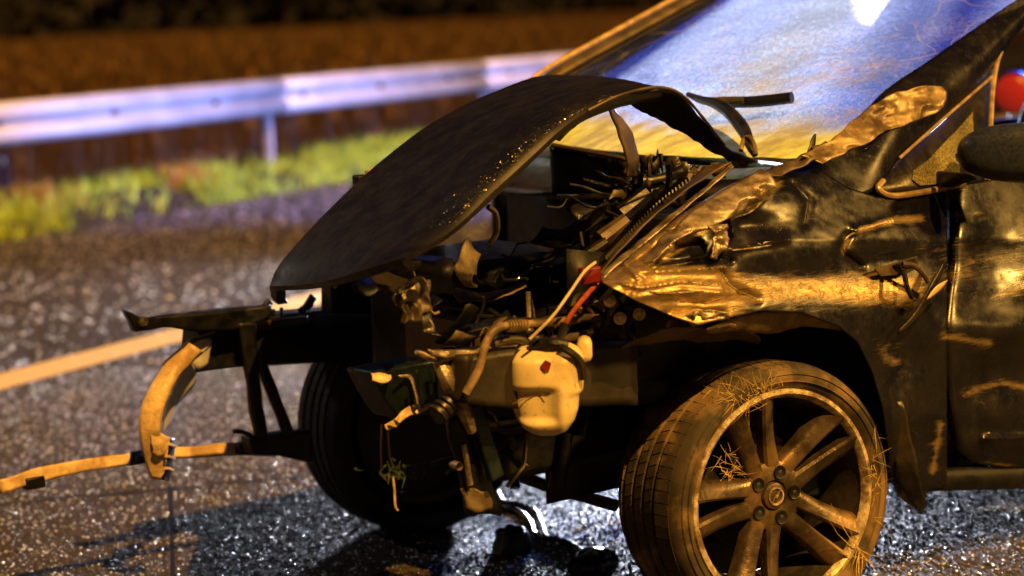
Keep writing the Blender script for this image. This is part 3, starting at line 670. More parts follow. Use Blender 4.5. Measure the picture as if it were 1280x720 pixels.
# buckled tail of the bonnet near the hinge
mb = ruled([(690, 172, .14), (735, 136, .13), (775, 119, .12), (822, 110, .12), (852, 120, .14), (880, 151, .18), (906, 182, .22), (947, 202, .26)], [(700, 176, .16), (738, 145, .16), (775, 130, .18), (802, 138, .22), (836, 156, .24), (866, 174, .25), (890, 190, .26), (925, 207, .28)], 60, 8, .006, 16, bulge=-.01)
mb.attr['scrape'] = [-.15] * len(mb.v)
part(mb, 'buckled_edge', 'paint', hood, solid=.004)
part(MB().tube([(735, 138, .11), (775, 119, .10), (822, 109, .10), (853, 119, .12), (882, 151, .16), (906, 181, .20)], .0032, 8, 40), 'edge_seam', 'rustbeam', hood)
part(ruled([(760, 132, .35), (772, 165, .36), (783, 200, .36), (784, 222, .36)], [(766, 134, .37), (786, 160, .38), (797, 195, .38), (796, 222, .38)], 20, 4, .004), 'hinge_arm', 'rustbeam', hood, solid=.005)
part(ruled([(440, 232, 1.0), (462, 214, 1.0), (490, 198, 1.0)], [(448, 240, .98), (472, 222, .98), (498, 206, .98)], 16, 4, .015, 25), 'broken_bracket', 'beam', hood, solid=.004)
part(MB().box(pv(450, 226, 1.0), .03, .03, .03), 'bracket_end', 'dark', hood, bevel=.005)

# ---- wing rail with perforated grille, scuttle
rail = part(ruled([(915, 203, .12), (870, 228, .12), (820, 268, .11), (780, 308, .10), (748, 346, .09)], [(880, 208, .20), (840, 246, .20), (795, 282, .20), (760, 318, .19), (738, 352, .17)], 40, 6, .003), 'wing_rail', 'rustbeam', solid=.004)
ga = catmull([P3(p) for p in [(866, 226, .15), (820, 263, .15), (782, 302, .14), (756, 330, .13)]], 34); gb = catmull([P3(p) for p in [(850, 232, .19), (806, 268, .19), (772, 304, .18), (748, 334, .17)]], 34)
slat_me = None
for i in range(1, 34):
    a = ga[i]; b = gb[i]; o = MB().bar(a + Zv * .010, b + Zv * .010, .0045, .009).build('slat', 'plastic', rail, smooth=False)
part(ruled([(748, 346, .09), (800, 300, .10), (860, 250, .11), (915, 205, .12)], [(752, 350, .07), (806, 304, .08), (864, 254, .09), (918, 209, .10)], 30, 3, .004), 'rail_flange', 'steel', rail, solid=.003)
scut = part(ruled([(690, 182, .85), (730, 190, .75), (785, 200, .62)], [(690, 250, .9), (735, 262, .8), (783, 240, .64)], 12, 6, .008), 'scuttle_panel', 'plastic', solid=.01)
part(MB().tube([(690, 181, .84), (735, 190, .73), (786, 201, .6), (782, 216, .6)], .006, 8, 20), 'panel_seal', 'rustbeam', scut)
cowl = part(MB().grid([[K(.16 + .16 * t - .07 * (1 - (2 * s_ - 1) ** 2), .22 + 1.2 * s_, .93 + .075 * t + .012 * noise.noise(V3((s_ * 9, t * 4, 0)))) for t in np.linspace(0, 1, 5)] for s_ in np.linspace(0, 1, 30)]), 'cowl', 'plastic', solid=.008)
for q in range(26):
    x = random.uniform(795, 890); y = random.uniform(212, 255); p = pv(x, y, random.uniform(.3, .5))
    d = V3((random.gauss(0, 1), random.gauss(0, 1), random.gauss(0, .5))).normalized()
    part(MB().grid([[p + d * (.035 * a) + nz3(p + d * a + Zv * b, 30, .012) + Zv * (.018 * b) for b in (0, 1, 2)] for a in np.linspace(0, 1, 4)]), 'broken_shard', random.choice(['rustbeam', 'plastic', 'hose', 'dark']), cowl, solid=.002)

# ---- engine bay mass
eng = part(MB().box(K(-.12, .82, .60), .44, .58, .28), 'engine_block', 'dark', bevel=.03)
part(MB().box(K(-.22, .80, .78), .40, .40, .10), 'engine_cover', 'plastic', eng, bevel=.03)
part(MB().box(K(-.46, .62, .62), .06, .24, .22), 'manifold', 'rustbeam', eng, bevel=.015)
part(MB().box(K(-.10, 1.16, .60), .30, .16, .26), 'battery', 'plastic', bevel=.02)
part(MB().lathe([(.0, .30), (.09, .30), (.115, .26), (.125, .0), (.13, -.25)], K(.02, .30, .62), Zv, Bv, 28), 'strut_tower', 'dark')
apron = part(MB().grid([[K(u, .20 + .02 * math.sin(u * 9), w_ + .03 * math.sin(u * 7)) for w_ in np.linspace(.56, .90, 6)] for u in np.linspace(-.42, .4, 16)]), 'inner_wing', 'dark', solid=.006)
part(ruled([(566, 335, .55), (575, 350, .55), (594, 360, .55)], [(580, 300, .6), (590, 305, .6), (600, 318, .6)], 10, 6, .01, 20), 'lit_bracket', 'beam', apron, solid=.004)
part(ruled([(566, 362, .5), (610, 366, .5), (656, 352, .5)], [(572, 374, .45), (614, 376, .45), (660, 358, .45)], 16, 3, .006, 20), 'cross_strut', 'hose', apron, solid=.004)
part(MB().tube([(610, 258, .5), (620, 268, .5), (621, 290, .5), (612, 306, .5)], .007, 8, 14), 'pipe', 'rustbeam', apron)
part(MB().tube([(660, 365, .35), (661, 390, .35), (661, 414, .34)], .006, 8, 8), 'dipstick', 'steel', apron)
part(MB().tube([(652, 350, .6), (690, 335, .6), (730, 328, .55), (736, 310, .5)], .006, 8, 20), 'brake_pipe', 'black_hose', apron)
for (x, y, v, s_) in [(752, 300, .3, .045), (775, 268, .35, .05), (800, 250, .4, .04), (735, 318, .3, .03)]:
    mb = MB(); c = pv(x, y, v); mb.tube([c, c + (Bv * .6 + Zv * .4) * s_ * 2.2 - Av * .02], [s_ * .5, s_ * .4], 8); part(mb, 'clamp', random.choice(['plastic', 'rustbeam']), apron)
part(MB().bar((700, 300, .45), (775, 252, .45), .03, .03), 'support_stay', 'plastic', apron, bevel=.006)

for q in range(46):
    zone = random.choice([(690, 800, 235, 330, .25, .6), (560, 700, 396, 432, .2, .4), (740, 900, 205, 262, .28, .5), (600, 760, 300, 400, .3, .6), (570, 650, 500, 600, .2, .4), (640, 770, 400, 470, .14, .24)])
    x, y = random.uniform(*zone[:2]), random.uniform(*zone[2:4]); v = random.uniform(*zone[4:]); a = random.uniform(-.6, .6) + random.choice([0, 0, 1.4]); L = random.uniform(14, 46)
    pts = [(x + L * math.cos(a) * f + random.gauss(0, 4), y + L * math.sin(a) * f + random.gauss(0, 4), v + random.gauss(0, .015)) for f in np.linspace(-1, 1, 5)]
    part(MB().tube(pts, random.choice([.0025, .0035, .005, .008]), 7, 24), random.choice(['loom', 'wire', 'hose']), random.choice(['plastic', 'plastic', 'dark', 'rustbeam', 'black_hose', 'black_hose']), apron)
for q in range(24):
    zone = random.choice([(740, 900, 210, 265, .28, .5), (690, 790, 250, 330, .28, .5), (560, 660, 400, 440, .18, .3), (455, 560, 330, 420, .3, .6), (560, 640, 520, 610, .2, .3)])
    c = pv(random.uniform(*zone[:2]), random.uniform(*zone[2:4]), random.uniform(*zone[4:])); d1 = V3((random.gauss(0, 1), random.gauss(0, 1), random.gauss(0, 1))).normalized(); d2 = d1.orthogonal().normalized(); l1, l2 = random.uniform(.02, .07), random.uniform(.008, .03)
    part(MB().grid([[c + d1 * (l1 * a) + d2 * (l2 * b) + nz3(c + d1 * a * .1 + d2 * b * .1, 9, .012) for b in (-1, 0, 1)] for a in np.linspace(-1, 1, 6)]), 'bracket', random.choice(['plastic', 'dark', 'plastic', 'dark', 'rustbeam']), apron, solid=.003)
# near chassis leg and crash end
leg = part(ruled([(545, 440, .16), (600, 432, .16), (660, 426, .16), (760, 420, .18)], [(548, 498, .16), (600, 502, .16), (660, 502, .16), (760, 500, .18)], 26, 8, .002, 12), 'chassis_leg', 'legmat', solid=.09, offset=-1)
part(ruled([(536, 438, .10), (580, 436, .11), (640, 432, .12), (700, 428, .12)], [(540, 447, .10), (580, 446, .11), (640, 444, .12), (700, 440, .12)], 24, 3, .006, 26), 'leg_flange', 'steel', leg, solid=.004)
part(MB().tube([(520, 440, .12), (545, 452, .12), (560, 448, .11), (600, 440, .10), (650, 436, .10)], .0045, 6, 40), 'twisted_wire', 'steel', leg)
part(ruled([(522, 436, .14), (532, 440, .13), (545, 450, .13), (566, 470, .14)], [(526, 444, .13), (540, 452, .12), (555, 462, .12), (568, 478, .14)], 16, 4, .008, 25), 'torn_tab', 'beam', leg, solid=.003)
part(MB().tube([(548, 452, .13), (560, 474, .12), (575, 500, .12), (590, 540, .12)], [.012, .02, .02, .01], 8, 20), 'crushed_tube', 'steel', leg)
part(MB().tube([(545, 520, .13), (560, 510, .13), (572, 496, .14)], .020, 12, 12), 'ribbed_boot', 'plastic', leg)
for q in range(5):
    c = pv(546 + q * 6, 519 - q * 6, .13); part(MB().tube([c, c + (pv(552 + q * 6, 513 - q * 6, .13) - c) * .5], .024, 12), 'boot_rib', 'plastic', leg)
# crumpled headlamp mount
hm = part(ruled([(492, 374, .22), (500, 362, .22), (520, 354, .23), (535, 352, .24)], [(496, 402, .22), (508, 398, .2), (526, 396, .22), (538, 390, .25)], 24, 16, .022, 17), 'headlamp_mount', 'rustbeam', solid=.003)
part(ruled([(493, 372, .215), (502, 361, .215), (520, 353, .22), (536, 352, .235)], [(497, 384, .215), (508, 378, .21), (522, 374, .215), (536, 370, .235)], 24, 6, .010, 20), 'bright_fold', 'steel', hm, solid=.003)
hc = pv(515, 369, .195); hv = (CAM - hc).normalized()
part(MB().tube([hc, hc + hv * .012], .013, 16), 'hole_shade', 'dark', hm)  # dark stub stands in for the shaded hole
part(MB().tube([(536, 384, .24), (542, 392, .24), (549, 390, .24)], .003, 6, 10), 'bent_wire', 'hose', hm)
part(ruled([(520, 396, .23), (530, 410, .22), (538, 420, .2)], [(540, 388, .24), (542, 402, .22), (546, 424, .2)], 12, 4, .012, 22), 'lower_fold', 'plastic', hm, solid=.003)
part(MB().tube([(517, 340, .3), (520, 350, .26), (524, 356, .23)], .002, 6, 8), 'thin_wire', 'wire', hm)
part(MB().prism([(486, 326, .62), (497, 318, .62), (512, 316, .62), (513, 334, .62), (500, 334, .62)], Av * .02), 'pale_connector', 'lip', hm, bevel=.003)
# black crash box; its teal reflections put in as metal colour and ribs
cb = part(MB().prism([(464, 466, .32), (540, 450, .24), (560, 458, .22), (566, 512, .22), (500, 526, .3), (482, 500, .32)], Av * .10), 'crash_box', 'teal', bevel=.006)
for x0, x1 in ((522, 528), (540, 546), (548, 552)):
    part(MB().bar((x0, 462, .225), (x1, 510, .225), .006, .006), 'rib', 'teal', cb)
part(ruled([(464, 464, .30), (478, 466, .29), (492, 468, .29)], [(468, 474, .29), (480, 478, .28), (490, 476, .28)], 12, 4, .008, 30), 'torn_corner', 'beam', cb, solid=.003)
part(ruled([(498, 468, .27), (514, 468, .27), (520, 486, .26), (524, 506, .25)], [(500, 471, .27), (511, 472, .27), (517, 488, .26), (520, 508, .25)], 20, 2, .003), 'folded_edge', 'steel', cb, solid=.003)
part(ruled([(480, 530, .28), (494, 520, .28), (510, 508, .27), (540, 505, .25)], [(482, 536, .27), (498, 530, .27), (514, 518, .26), (545, 511, .24)], 20, 4, .007, 24), 'lower_tear', 'beam', cb, solid=.003)
part(MB().tube([(477, 530, .27), (476, 560, .27), (477, 588, .27)], .0022, 6, 12), 'strip', 'plastic', cb)
part(MB().tube([(485, 538, .27), (487, 570, .27), (492, 590, .27)], .0022, 6, 12), 'strip', 'plastic', cb)
part(MB().tube([(491, 596, .27), (493, 612, .27), (494, 632, .27), (497, 638, .27)], .0028, 6, 12), 'straw', 'straw', cb)
# lower leg, struts and pump under the leg
part(MB().bar((592, 505, .16), (620, 598, .16), .035, .02, Av), 'diagonal_strut', 'teal', bevel=.004)
lb = part(ruled([(560, 520, .2), (565, 560, .2), (575, 600, .2), (580, 640, .22)], [(600, 520, .2), (604, 560, .2), (612, 600, .2), (622, 640, .22)], 20, 6, .01, 18), 'cooler_bracket', 'dark', solid=.02)
part(MB().tube([(580, 555, .17), (584, 580, .17), (588, 606, .17)], .006, 8, 10), 'rod', 'steel', lb)
part(MB().lathe([(.0, -.02), (.006, -.02), (.009, -.01), (.009, .01)], pv(571, 582, .17), -Av, Bv, 14), 'bolt', 'steel', lb)
part(ruled([(578, 612, .19), (600, 610, .19), (612, 614, .19)], [(585, 636, .19), (604, 640, .19), (616, 634, .19)], 12, 6, .012, 22), 'crumpled_foil', 'rustbeam', lb, solid=.003)
part(MB().tube([(640, 592, .55), (700, 612, .5), (770, 632, .35)], .014, 10, 10), 'drive_shaft', 'dark')
part(MB().tube([(706, 540, .3), (702, 570, .3), (696, 612, .3)], .02, 10, 8), 'suspension_link', 'dark')
part(MB().tube([(640, 545, .4), (640, 580, .4), (644, 610, .38)], .012, 10, 8), 'hanging_hose', 'black_hose')
part(MB().box(pv(720, 545, .35), .5, .10, .12), 'subframe', 'dark', bevel=.02)

# ---- washer bottle
bo = pv(684, 486, .06); bx = ray(684, 486).cross(Zv).normalized(); by = V3((bx.y, -bx.x, 0)); by = -by if by.dot(fwd) < 0 else by
bs = (bo - CAM).dot(fwd) / FPX
lx = interp([428, 436, 445, 470, 500, 506, 520, 532, 540, 544], [-32, -42, -47, -47.5, -46, -44, -40, -32, -20, -6])
rx_ = interp([428, 436, 445, 462, 486, 492, 510, 524, 536, 544], [28, 42, 46.5, 47, 45, 40, 38, 33, 24, 8])
mb = MB(); G = []
for i in range(47):
    y = 427.5 + 116.5 * i / 46; hw0, hw1 = lx(y) * bs, rx_(y) * bs
    dth = .062 * (max(0, 1 - abs((y - 486) / 58.5) ** 5)) ** .45 + .002
    row = []
    for q in range(65):
        a = 2 * math.pi * q / 64; ca, sa = math.cos(a), math.sin(a)
        e = .62; cx = math.copysign(abs(ca) ** e, ca); sy = math.copysign(abs(sa) ** e, sa)
        xx = (hw0 + hw1) / 2 + (hw1 - hw0) / 2 * cx; yy = sy * dth
        px_ = xx / bs
        if sy < -.3:
            # recessed panel low on the left, raised rib on the right, soft shoulder
            rec = sstep(-44, -38, px_) * (1 - sstep(2, 14, px_)) * sstep(476, 486, y) * (1 - sstep(516, 526, y)); yy += .016 * rec
            yy += .008 * sstep(448, 436, y) * (1 - abs(px_) / 60) ; yy -= .004 * math.exp(-((px_ - 18) / 7) ** 2) * sstep(466, 490, y)
            yy += .010 * math.exp(-((px_ - 4) / 7) ** 2 - ((y - 448) / 12) ** 2)
        row.append(bo + bx * xx + by * yy - Zv * ((y - 486) * bs) + bx * .0)
    G.append(row)
bt = MB().grid(G); n0 = 0
bt.f += [tuple(range(63, -1, -1)), tuple(range(46 * 65, 46 * 65 + 64))]
bottle = part(bt, 'washer_bottle', 'bottle')
def bpx(x, y, d): return bo + bx * ((x - 684) * bs) - Zv * ((y - 486) * bs) + by * d
part(MB().lathe([(.0, .018), (.017, .018), (.020, .012), (.020, -.004), (.024, -.006)], bpx(672, 428, 0), Zv, bx, 24), 'filler_cap', 'plastic', bottle)
part(MB().prism([bpx(677, 450, -.066), bpx(683, 443, -.066), bpx(690, 447, -.066), bpx(688, 455, -.066), bpx(682, 458, -.066)], by * .008), 'red_tab', 'red', bottle)
part(MB().tube([bpx(640, 497, -.060), bpx(655, 492, -.052), bpx(672, 487, -.05), bpx(684, 488, -.06)], .0011, 6, 14), 'drip_mark', 'rubber', bottle)
part(MB().box(bpx(733, 440, .03), .03, .06, .05, (bx, by, Zv)), 'bottle_neck', 'bottle', bottle, bevel=.012)
part(MB().tube([bpx(702, 428, -.05), bpx(716, 436, -.06), bpx(726, 448, -.055), bpx(729, 470, -.05)], .008, 8, 20), 'bottle_strap', 'plastic', bottle)
part(MB().tube([bpx(665, 427, -.03), bpx(690, 424, -.04), bpx(712, 428, -.04)], .011, 8, 14), 'pump_grommet', 'plastic', bottle)

# hoses and wires around the bottle
part(MB().tube([(582, 492, .06), (598, 462, .05), (608, 428, .05), (622, 410, .05), (650, 406, .05), (690, 403, .06), (722, 400, .10)], .0085, 10, 60), 'hose', 'hose')
for q in range(7):
    c = pv(634 + q * 3.6, 407.5 - q * .2, .05); d = (pv(638 + q * 3.6, 407.3, .05) - c).normalized(); part(MB().tube([c, c + d * .003], .0125, 12), 'hose_rib', 'hose')
part(MB().tube([(616, 430, .08), (640, 424, .08), (670, 427, .08), (700, 424, .08), (730, 420, .1)], .010, 10, 40), 'hose', 'rustbeam')
part(MB().tube([(690, 408, .12), (720, 398, .12), (760, 398, .14)], .009, 10, 16), 'hose', 'rustbeam')
part(MB().tube([(662, 424, .02), (690, 396, .0), (712, 366, .0), (730, 340, .02), (744, 328, .05)], .0032, 8, 40), 'wire', 'wire')
part(MB().tube([(703, 412, .04), (712, 396, .03), (722, 382, .03), (734, 368, .05), (750, 350, .1)], .0055, 8, 30), 'cable', 'orange_wire')
part(MB().tube([(698, 432, .03), (703, 415, .03), (706, 404, .03)], .009, 8, 10), 'cable_boot', 'plastic')
part(MB().box(pv(737, 344, .07), .05, .02, .035), 'connector', 'red', bevel=.004)
part(MB().tube([(600, 420, .1), (606, 410, .1), (612, 412, .1)], .002, 6, 8), 'clip', 'steel')
for q in range(14):
    x = random.uniform(740, 805); y = random.uniform(370, 425); c = pv(x, y, random.uniform(.12, .2)); a = random.uniform(0, 6.3)
    part(MB().tube([c, c + Bv * .05 * math.cos(a) + Zv * .04 * math.sin(a), c + Bv * .09 * math.cos(a + .4) + Zv * .08 * math.sin(a + .5) - Av * .02], random.uniform(.003, .008), 6, 8), 'loom', random.choice(['plastic', 'hose', 'rustbeam']))
for x, y in ((762, 376), (799, 393), (841, 407), (775, 398)):
    c = pv(x, y, .06); part(MB().lathe([(0, .012), (.006, .012), (.007, .008), (.007, 0), (.014, -.002), (.014, -.006)], c, (CAM - c).normalized(), Zv, 16), 'bolt', 'lip')

# ---- wheel arch: liner and inner lip
lin = []
for i in range(30):
    a = R(18) + R(167) * i / 29
    rr = .385
    lin.append([K(-rr * math.cos(a) + .015, v, .345 + rr * math.sin(a)) for v in np.linspace(.26 - .27 * sstep(R(62), R(105), a), .42, 8)])
liner = part(MB().grid(lin), 'arch_liner', 'dark', solid=.006)
part(MB().grid([[K(.40 * f - .38 + .0, .36, .30 + .42 * t) for t in np.linspace(0, 1, 4)] for f in np.linspace(0, 2, 6)]), 'liner_back', 'dark', liner, solid=.004)
part(ruled([(880, 412, -.035), (915, 398, -.04), (960, 390, -.042), (1010, 392, -.045), (1052, 409, -.05)], [(885, 416, .0), (930, 413, -.01), (965, 416, -.01), (1005, 408, -.02), (1052, 412, -.04)], 36, 5, .003), 'arch_lip', 'hose', liner, solid=.004)
part(ruled([(790, 428, .03), (830, 412, .02), (880, 408, .0), (935, 412, -.01), (950, 420, .0)], [(775, 436, .05), (830, 428, .05), (880, 425, .05), (930, 425, .05), (950, 430, .05)], 30, 5, .006), 'liner_flange', 'rustbeam', liner, solid=.004)
part(MB().tube([(895, 408, -.03), (905, 405, -.03), (918, 408, -.03)], .006, 8, 8), 'liner_clip', 'lip', liner)

# ---- wheels
def make_wheel(name, c, nrm, xdir, dirty_lit=True):
    yd = nrm.cross(xdir)
    tyre_m, al = ('rubber', 'alloy') if dirty_lit else ('rubber_dark', 'barrel')  # second set is darker, for wheels in shade
    # barrel and lip: the wheel itself, everything else hangs on it
    bar = MB().lathe([(.236, .010), (.228, -.008), (.215, -.05), (.205, -.10), (.205, -.17), (.222, -.20)], c, nrm, xdir, 64)
    whl = part(bar, name, 'barrel', solid=.004)
    part(MB().lathe([(.2255, .000), (.229, .010), (.236, .016), (.2445, .015), (.2475, .008), (.244, -.003)], c, nrm, xdir, 72), 'rim_lip', 'lip' if dirty_lit else 'barrel', whl)
    tp = [(.243, .006), (.250, .014), (.262, .022), (.276, .024), (.288, .018), (.297, .006), (.3025, -.012), (.305, -.030)]
    tp += [(.3055, -.045), (.2985, -.048), (.2985, -.054), (.306, -.057), (.3065, -.085), (.2990, -.088), (.2990, -.095), (.3065, -.098), (.3065, -.125), (.2990, -.128), (.2990, -.135), (.306, -.138), (.3055, -.165), (.2985, -.168), (.2985, -.174), (.305, -.177)]
    tp += [(.3025, -.195), (.297, -.208), (.288, -.218), (.27, -.222), (.25, -.212)]
    part(MB().lathe(tp, c, nrm, xdir, 96), 'tyre', tyre_m, whl)
    # shoulder blocks of the tread: grooves cut as thin dark bars standing between raised blocks
    tm_ = MB()
    for k in range(72):
        a = 2 * math.pi * k / 72; e = xdir * math.cos(a) + yd * math.sin(a); g = nrm.cross(e)
        a2 = a + .076; e2 = xdir * math.cos(a2) + yd * math.sin(a2); g2 = nrm.cross(e2)
        for h0, h1, r0_, r1_ in ((-.002, -.044, .2995, .3075), (-.178, -.200, .3075, .2995)):
            q = [c + e * (r0_ + .0015) + nrm * h0, c + e * (r1_ + .001) + nrm * h1, c + e2 * (r1_ + .001) + nrm * h1, c + e2 * (r0_ + .0015) + nrm * h0]
            ins = [p - e * .012 for p in q]
            tm_.add(q + ins, [(0, 1, 2, 3), (0, 4, 5, 1), (1, 5, 6, 2), (2, 6, 7, 3), (3, 7, 4, 0)])
        for h0, h1 in ((-.0575, -.0845), (-.0985, -.1245), (-.1385, -.1645)):
            q = [c + e * .3080 + nrm * h0, c + (e + g * .03).normalized() * .3080 + nrm * h1, c + (e2 + g2 * .03).normalized() * .3080 + nrm * h1, c + e2 * .3080 + nrm * h0]
            ins = [p - e * .008 for p in q]
            tm_.add(q + ins, [(0, 1, 2, 3), (0, 4, 5, 1), (1, 5, 6, 2), (2, 6, 7, 3), (3, 7, 4, 0)])
    tag(part(tm_, 'tread_blocks', tyre_m, whl, smooth=False), kind='stuff')
    for rr_ in (.262, .278):
        part(MB().lathe([(rr_, .0225), (rr_ + .002, .0255), (rr_ + .004, .0225)], c, nrm, xdir, 96), 'sidewall_rib', tyre_m, whl)
    # five pairs of spokes
    for k in range(5):
        a = R(36 + 72 * k)
        for sd in (-1, 1):
            mb = MB(); G = []
            for i in range(13):
                f = i / 12; r = .052 + (.232 - .052) * f
                off = sd * (.0225 + .0190 * f + .008 * f ** 3); hw = .0225 - .0030 * math.sin(f * math.pi) + .004 * f ** 4
                hgt = -.030 + .012 * f + .022 * f ** 2
                ec = xdir * math.cos(a) + yd * math.sin(a); et = yd * math.cos(a) - xdir * math.sin(a)
                row = []
                for (tx, hh) in ((-1, -.030), (-1, -.004), (-.72, .003), (0, .005), (.72, .003), (1, -.004), (1, -.030)):
                    slope = -.012 * (tx * sd) * f
                    row.append(c + ec * r + et * (off + hw * tx) + nrm * (hgt + hh + slope))
                G.append(row)
            mb.grid(G); part(mb, 'spoke', al, whl)
    hub = MB().lathe([(.0, -.034), (.030, -.034), (.036, -.026), (.066, -.024), (.078, -.030), (.080, -.06)], c, nrm, xdir, 48)
    part(hub, 'hub', al, whl)
    for k in range(5):
        a = R(72 * k + 0); e = c + (xdir * math.cos(a) + yd * math.sin(a)) * .054
        part(MB().lathe([(.0, -.0215), (.0135, -.0215), (.0150, -.0205), (.0165, -.0235)], e, nrm, xdir, 20), 'wheel_bolt_shade', 'dark', whl)  # dark disc on the hub stands in for the shade in the hole
        part(MB().lathe([(.0, -.0208), (.005, -.0208), (.006, -.0214), (.006, -.03)], e, nrm, xdir, 6), 'wheel_bolt', 'barrel', whl)
    part(MB().lathe([(.0, -.0185), (.024, -.0195), (.029, -.022), (.031, -.028), (.031, -.036)], c, nrm, xdir, 40), 'centre_cap', al, whl)
    # emblem: ring with a slanting bolt across it
    em = MB().lathe([(.0165, -.0195), (.0175, -.0155), (.0205, -.0155), (.0215, -.0205)], c, nrm, xdir, 40)
    bolt_ = [(-.0235, -.0035), (.003, .0035), (.0015, -.0012), (.0235, .0035), (-.003, -.0035), (-.0015, .0012)]
    bolt_ = [(-.021, -.0095), (.0015, .0045), (.0035, -.0005), (.021, .0095), (-.0015, -.0045), (-.0035, .0005)]
    q = [c + xdir * (x * math.cos(.5) - y * math.sin(.5)) + yd * (x * math.sin(.5) + y * math.cos(.5)) + nrm * -.0185 for x, y in bolt_]
    em.prism(q, nrm * .004); part(em, 'emblem', 'lip' if dirty_lit else 'barrel', whl)
    disc = MB().lathe([(.05, -.10), (.135, -.10), (.14, -.105), (.14, -.125), (.05, -.125)], c, nrm, xdir, 48)
    part(disc, 'brake_disc', 'barrel', whl)
    part(MB().box(c + xdir * .13 + yd * .03 + nrm * -.11, .09, .14, .06, (xdir, yd, nrm)), 'brake_caliper', 'teal', whl, bevel=.012)
    part(MB().lathe([(.0, -.14), (.20, -.145), (.203, -.15)], c, nrm, xdir, 40), 'dust_shield', 'dark', whl)
    return whl
wa = R(29)
wn = V3((math.sin(wa), -math.cos(wa), .02)).normalized(); wx = Zv.cross(wn).normalized()
make_wheel('front_wheel', H, wn, wx)
fn = (Av * .98 + Bv * .1).normalized(); make_wheel('far_front_wheel', K(0, 1.5, .305) , fn, Zv.cross(fn).normalized(), False)
for v_, nn in ((0.0, -Av), (1.5, Av)): make_wheel('rear_wheel', K(2.65, v_, .306), nn, Zv.cross(nn).normalized(), False)

# ---- far front corner: leg, crossmember, bent beam, brackets
FV = 1.38
leg2 = part(MB().prism([(250, 408, FV), (300, 398, FV), (425, 386, FV), (520, 380, FV), (520, 450, FV), (425, 452, FV), (360, 456, FV), (300, 459, FV), (245, 466, FV)], Av * .09), 'far_chassis_leg', 'dark', bevel=.006)
part(ruled([(243, 428, FV - .02), (252, 420, FV - .02), (262, 425, FV - .02)], [(238, 458, FV - .02), (246, 462, FV - .02), (260, 456, FV - .02)], 14, 8, .012, 22), 'crushed_end', 'zinc', leg2, solid=.003)
part(MB().prism([(302, 404, FV - .01), (382, 394, FV - .01), (384, 402, FV - .01), (304, 416, FV - .01)], Av * -.01), 'leg_plate', 'rustbeam', leg2, bevel=.002)
xm = part(ruled([(156, 388, FV - .05), (175, 396, FV - .05), (205, 394, FV - .05), (250, 390, FV - .05), (290, 386, FV - .04), (334, 380, FV - .03)], [(167, 413, FV - .05), (178, 411, FV - .05), (206, 409, FV - .05), (250, 413, FV - .05), (292, 412, FV - .04), (336, 394, FV - .03)], 40, 6, .004, 20), 'upper_crossmember', 'dark', solid=.035)
part(MB().tube([pv(179, 402, FV - .08), pv(179, 402, FV - .05)], .012, 16), 'crossmember_hole', 'asphalt', xm)
for x0, y0, x1, y1, wd in ((330, 386, 338, 376, .02), (382, 386, 392, 370, .022), (342, 396, 342, 386, .008), (352, 396, 352, 384, .008), (374, 390, 390, 378, .018)):
    part(MB().bar((x0, y0, FV - .03), (x1, y1, FV - .03), wd, .012, Av), 'lug', 'dark', xm, bevel=.003)
part(MB().prism([(414, 354, FV - .1), (424, 350, FV - .1), (480, 340, FV - .1), (520, 360, FV - .1), (520, 395, FV - .1), (414, 392, FV - .1)], Av * .05), 'lamp_panel', 'plastic', bevel=.004)
part(MB().lathe([(0, .004), (.005, .003), (.006, 0)], pv(419, 358, FV - .105), -Av, Bv, 12), 'stud', 'zinc')
# vertical bracket with a triangular opening
br = part(ruled([(296, 404, FV - .05), (304, 440, FV - .05), (312, 500, FV - .05), (322, 552, FV - .05)], [(318, 402, FV - .05), (320, 440, FV - .05), (326, 500, FV - .05), (334, 548, FV - .05)], 24, 4, .004, 20), 'upright_bracket', 'dark', solid=.02)
part(ruled([(316, 440, FV - .05), (330, 480, FV - .05), (346, 520, FV - .05), (354, 548, FV - .05)], [(326, 440, FV - .05), (342, 478, FV - .05), (358, 520, FV - .05), (368, 548, FV - .05)], 20, 3, .002), 'brace', 'dark', br, solid=.016)
part(MB().prism([(312, 548, FV - .05), (350, 542, FV - .05), (390, 538, FV - .05), (392, 580, FV - .05), (350, 570, FV - .05), (316, 568, FV - .05)], Av * .05), 'foot_plate', 'dark', br, bevel=.006)
part(MB().tube([(292, 539, FV - .06), (305, 540, FV - .06), (318, 548, FV - .06)], .006, 8, 8), 'hook', 'dark', br)
# lower bar running forward, with dark clamp and broken tip
lbA = [(-6, 602, 1.46), (60, 582, 1.46), (150, 569, 1.45), (230, 559, 1.44), (297, 553, 1.43), (340, 553, 1.42)]
lbB = [(2, 618, 1.45), (64, 598, 1.45), (152, 582, 1.44), (230, 572, 1.43), (297, 567, 1.42), (340, 569, 1.41)]
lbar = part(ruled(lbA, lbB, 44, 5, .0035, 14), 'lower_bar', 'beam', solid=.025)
part(MB().grid([[P3((x, y, v)) for x, y, v in ((163, 564.5, 1.435), (163, 582, 1.425))], [P3((x, y, v)) for x, y, v in ((180, 563, 1.433), (180, 579, 1.423))]]), 'clamp_band', 'teal', lbar, solid=.012)
part(MB().grid([[P3((x, y, v)) for x, y, v in ((296, 553, 1.41), (296, 568, 1.40))], [P3((x, y, v)) for x, y, v in ((345, 552, 1.40), (345, 570, 1.39))]]), 'sleeve', 'dark', lbar, solid=.02)
part(MB().box(pv(42, 603, 1.45), .05, .03, .03), 'bar_lug', 'dark', lbar, bevel=.004)
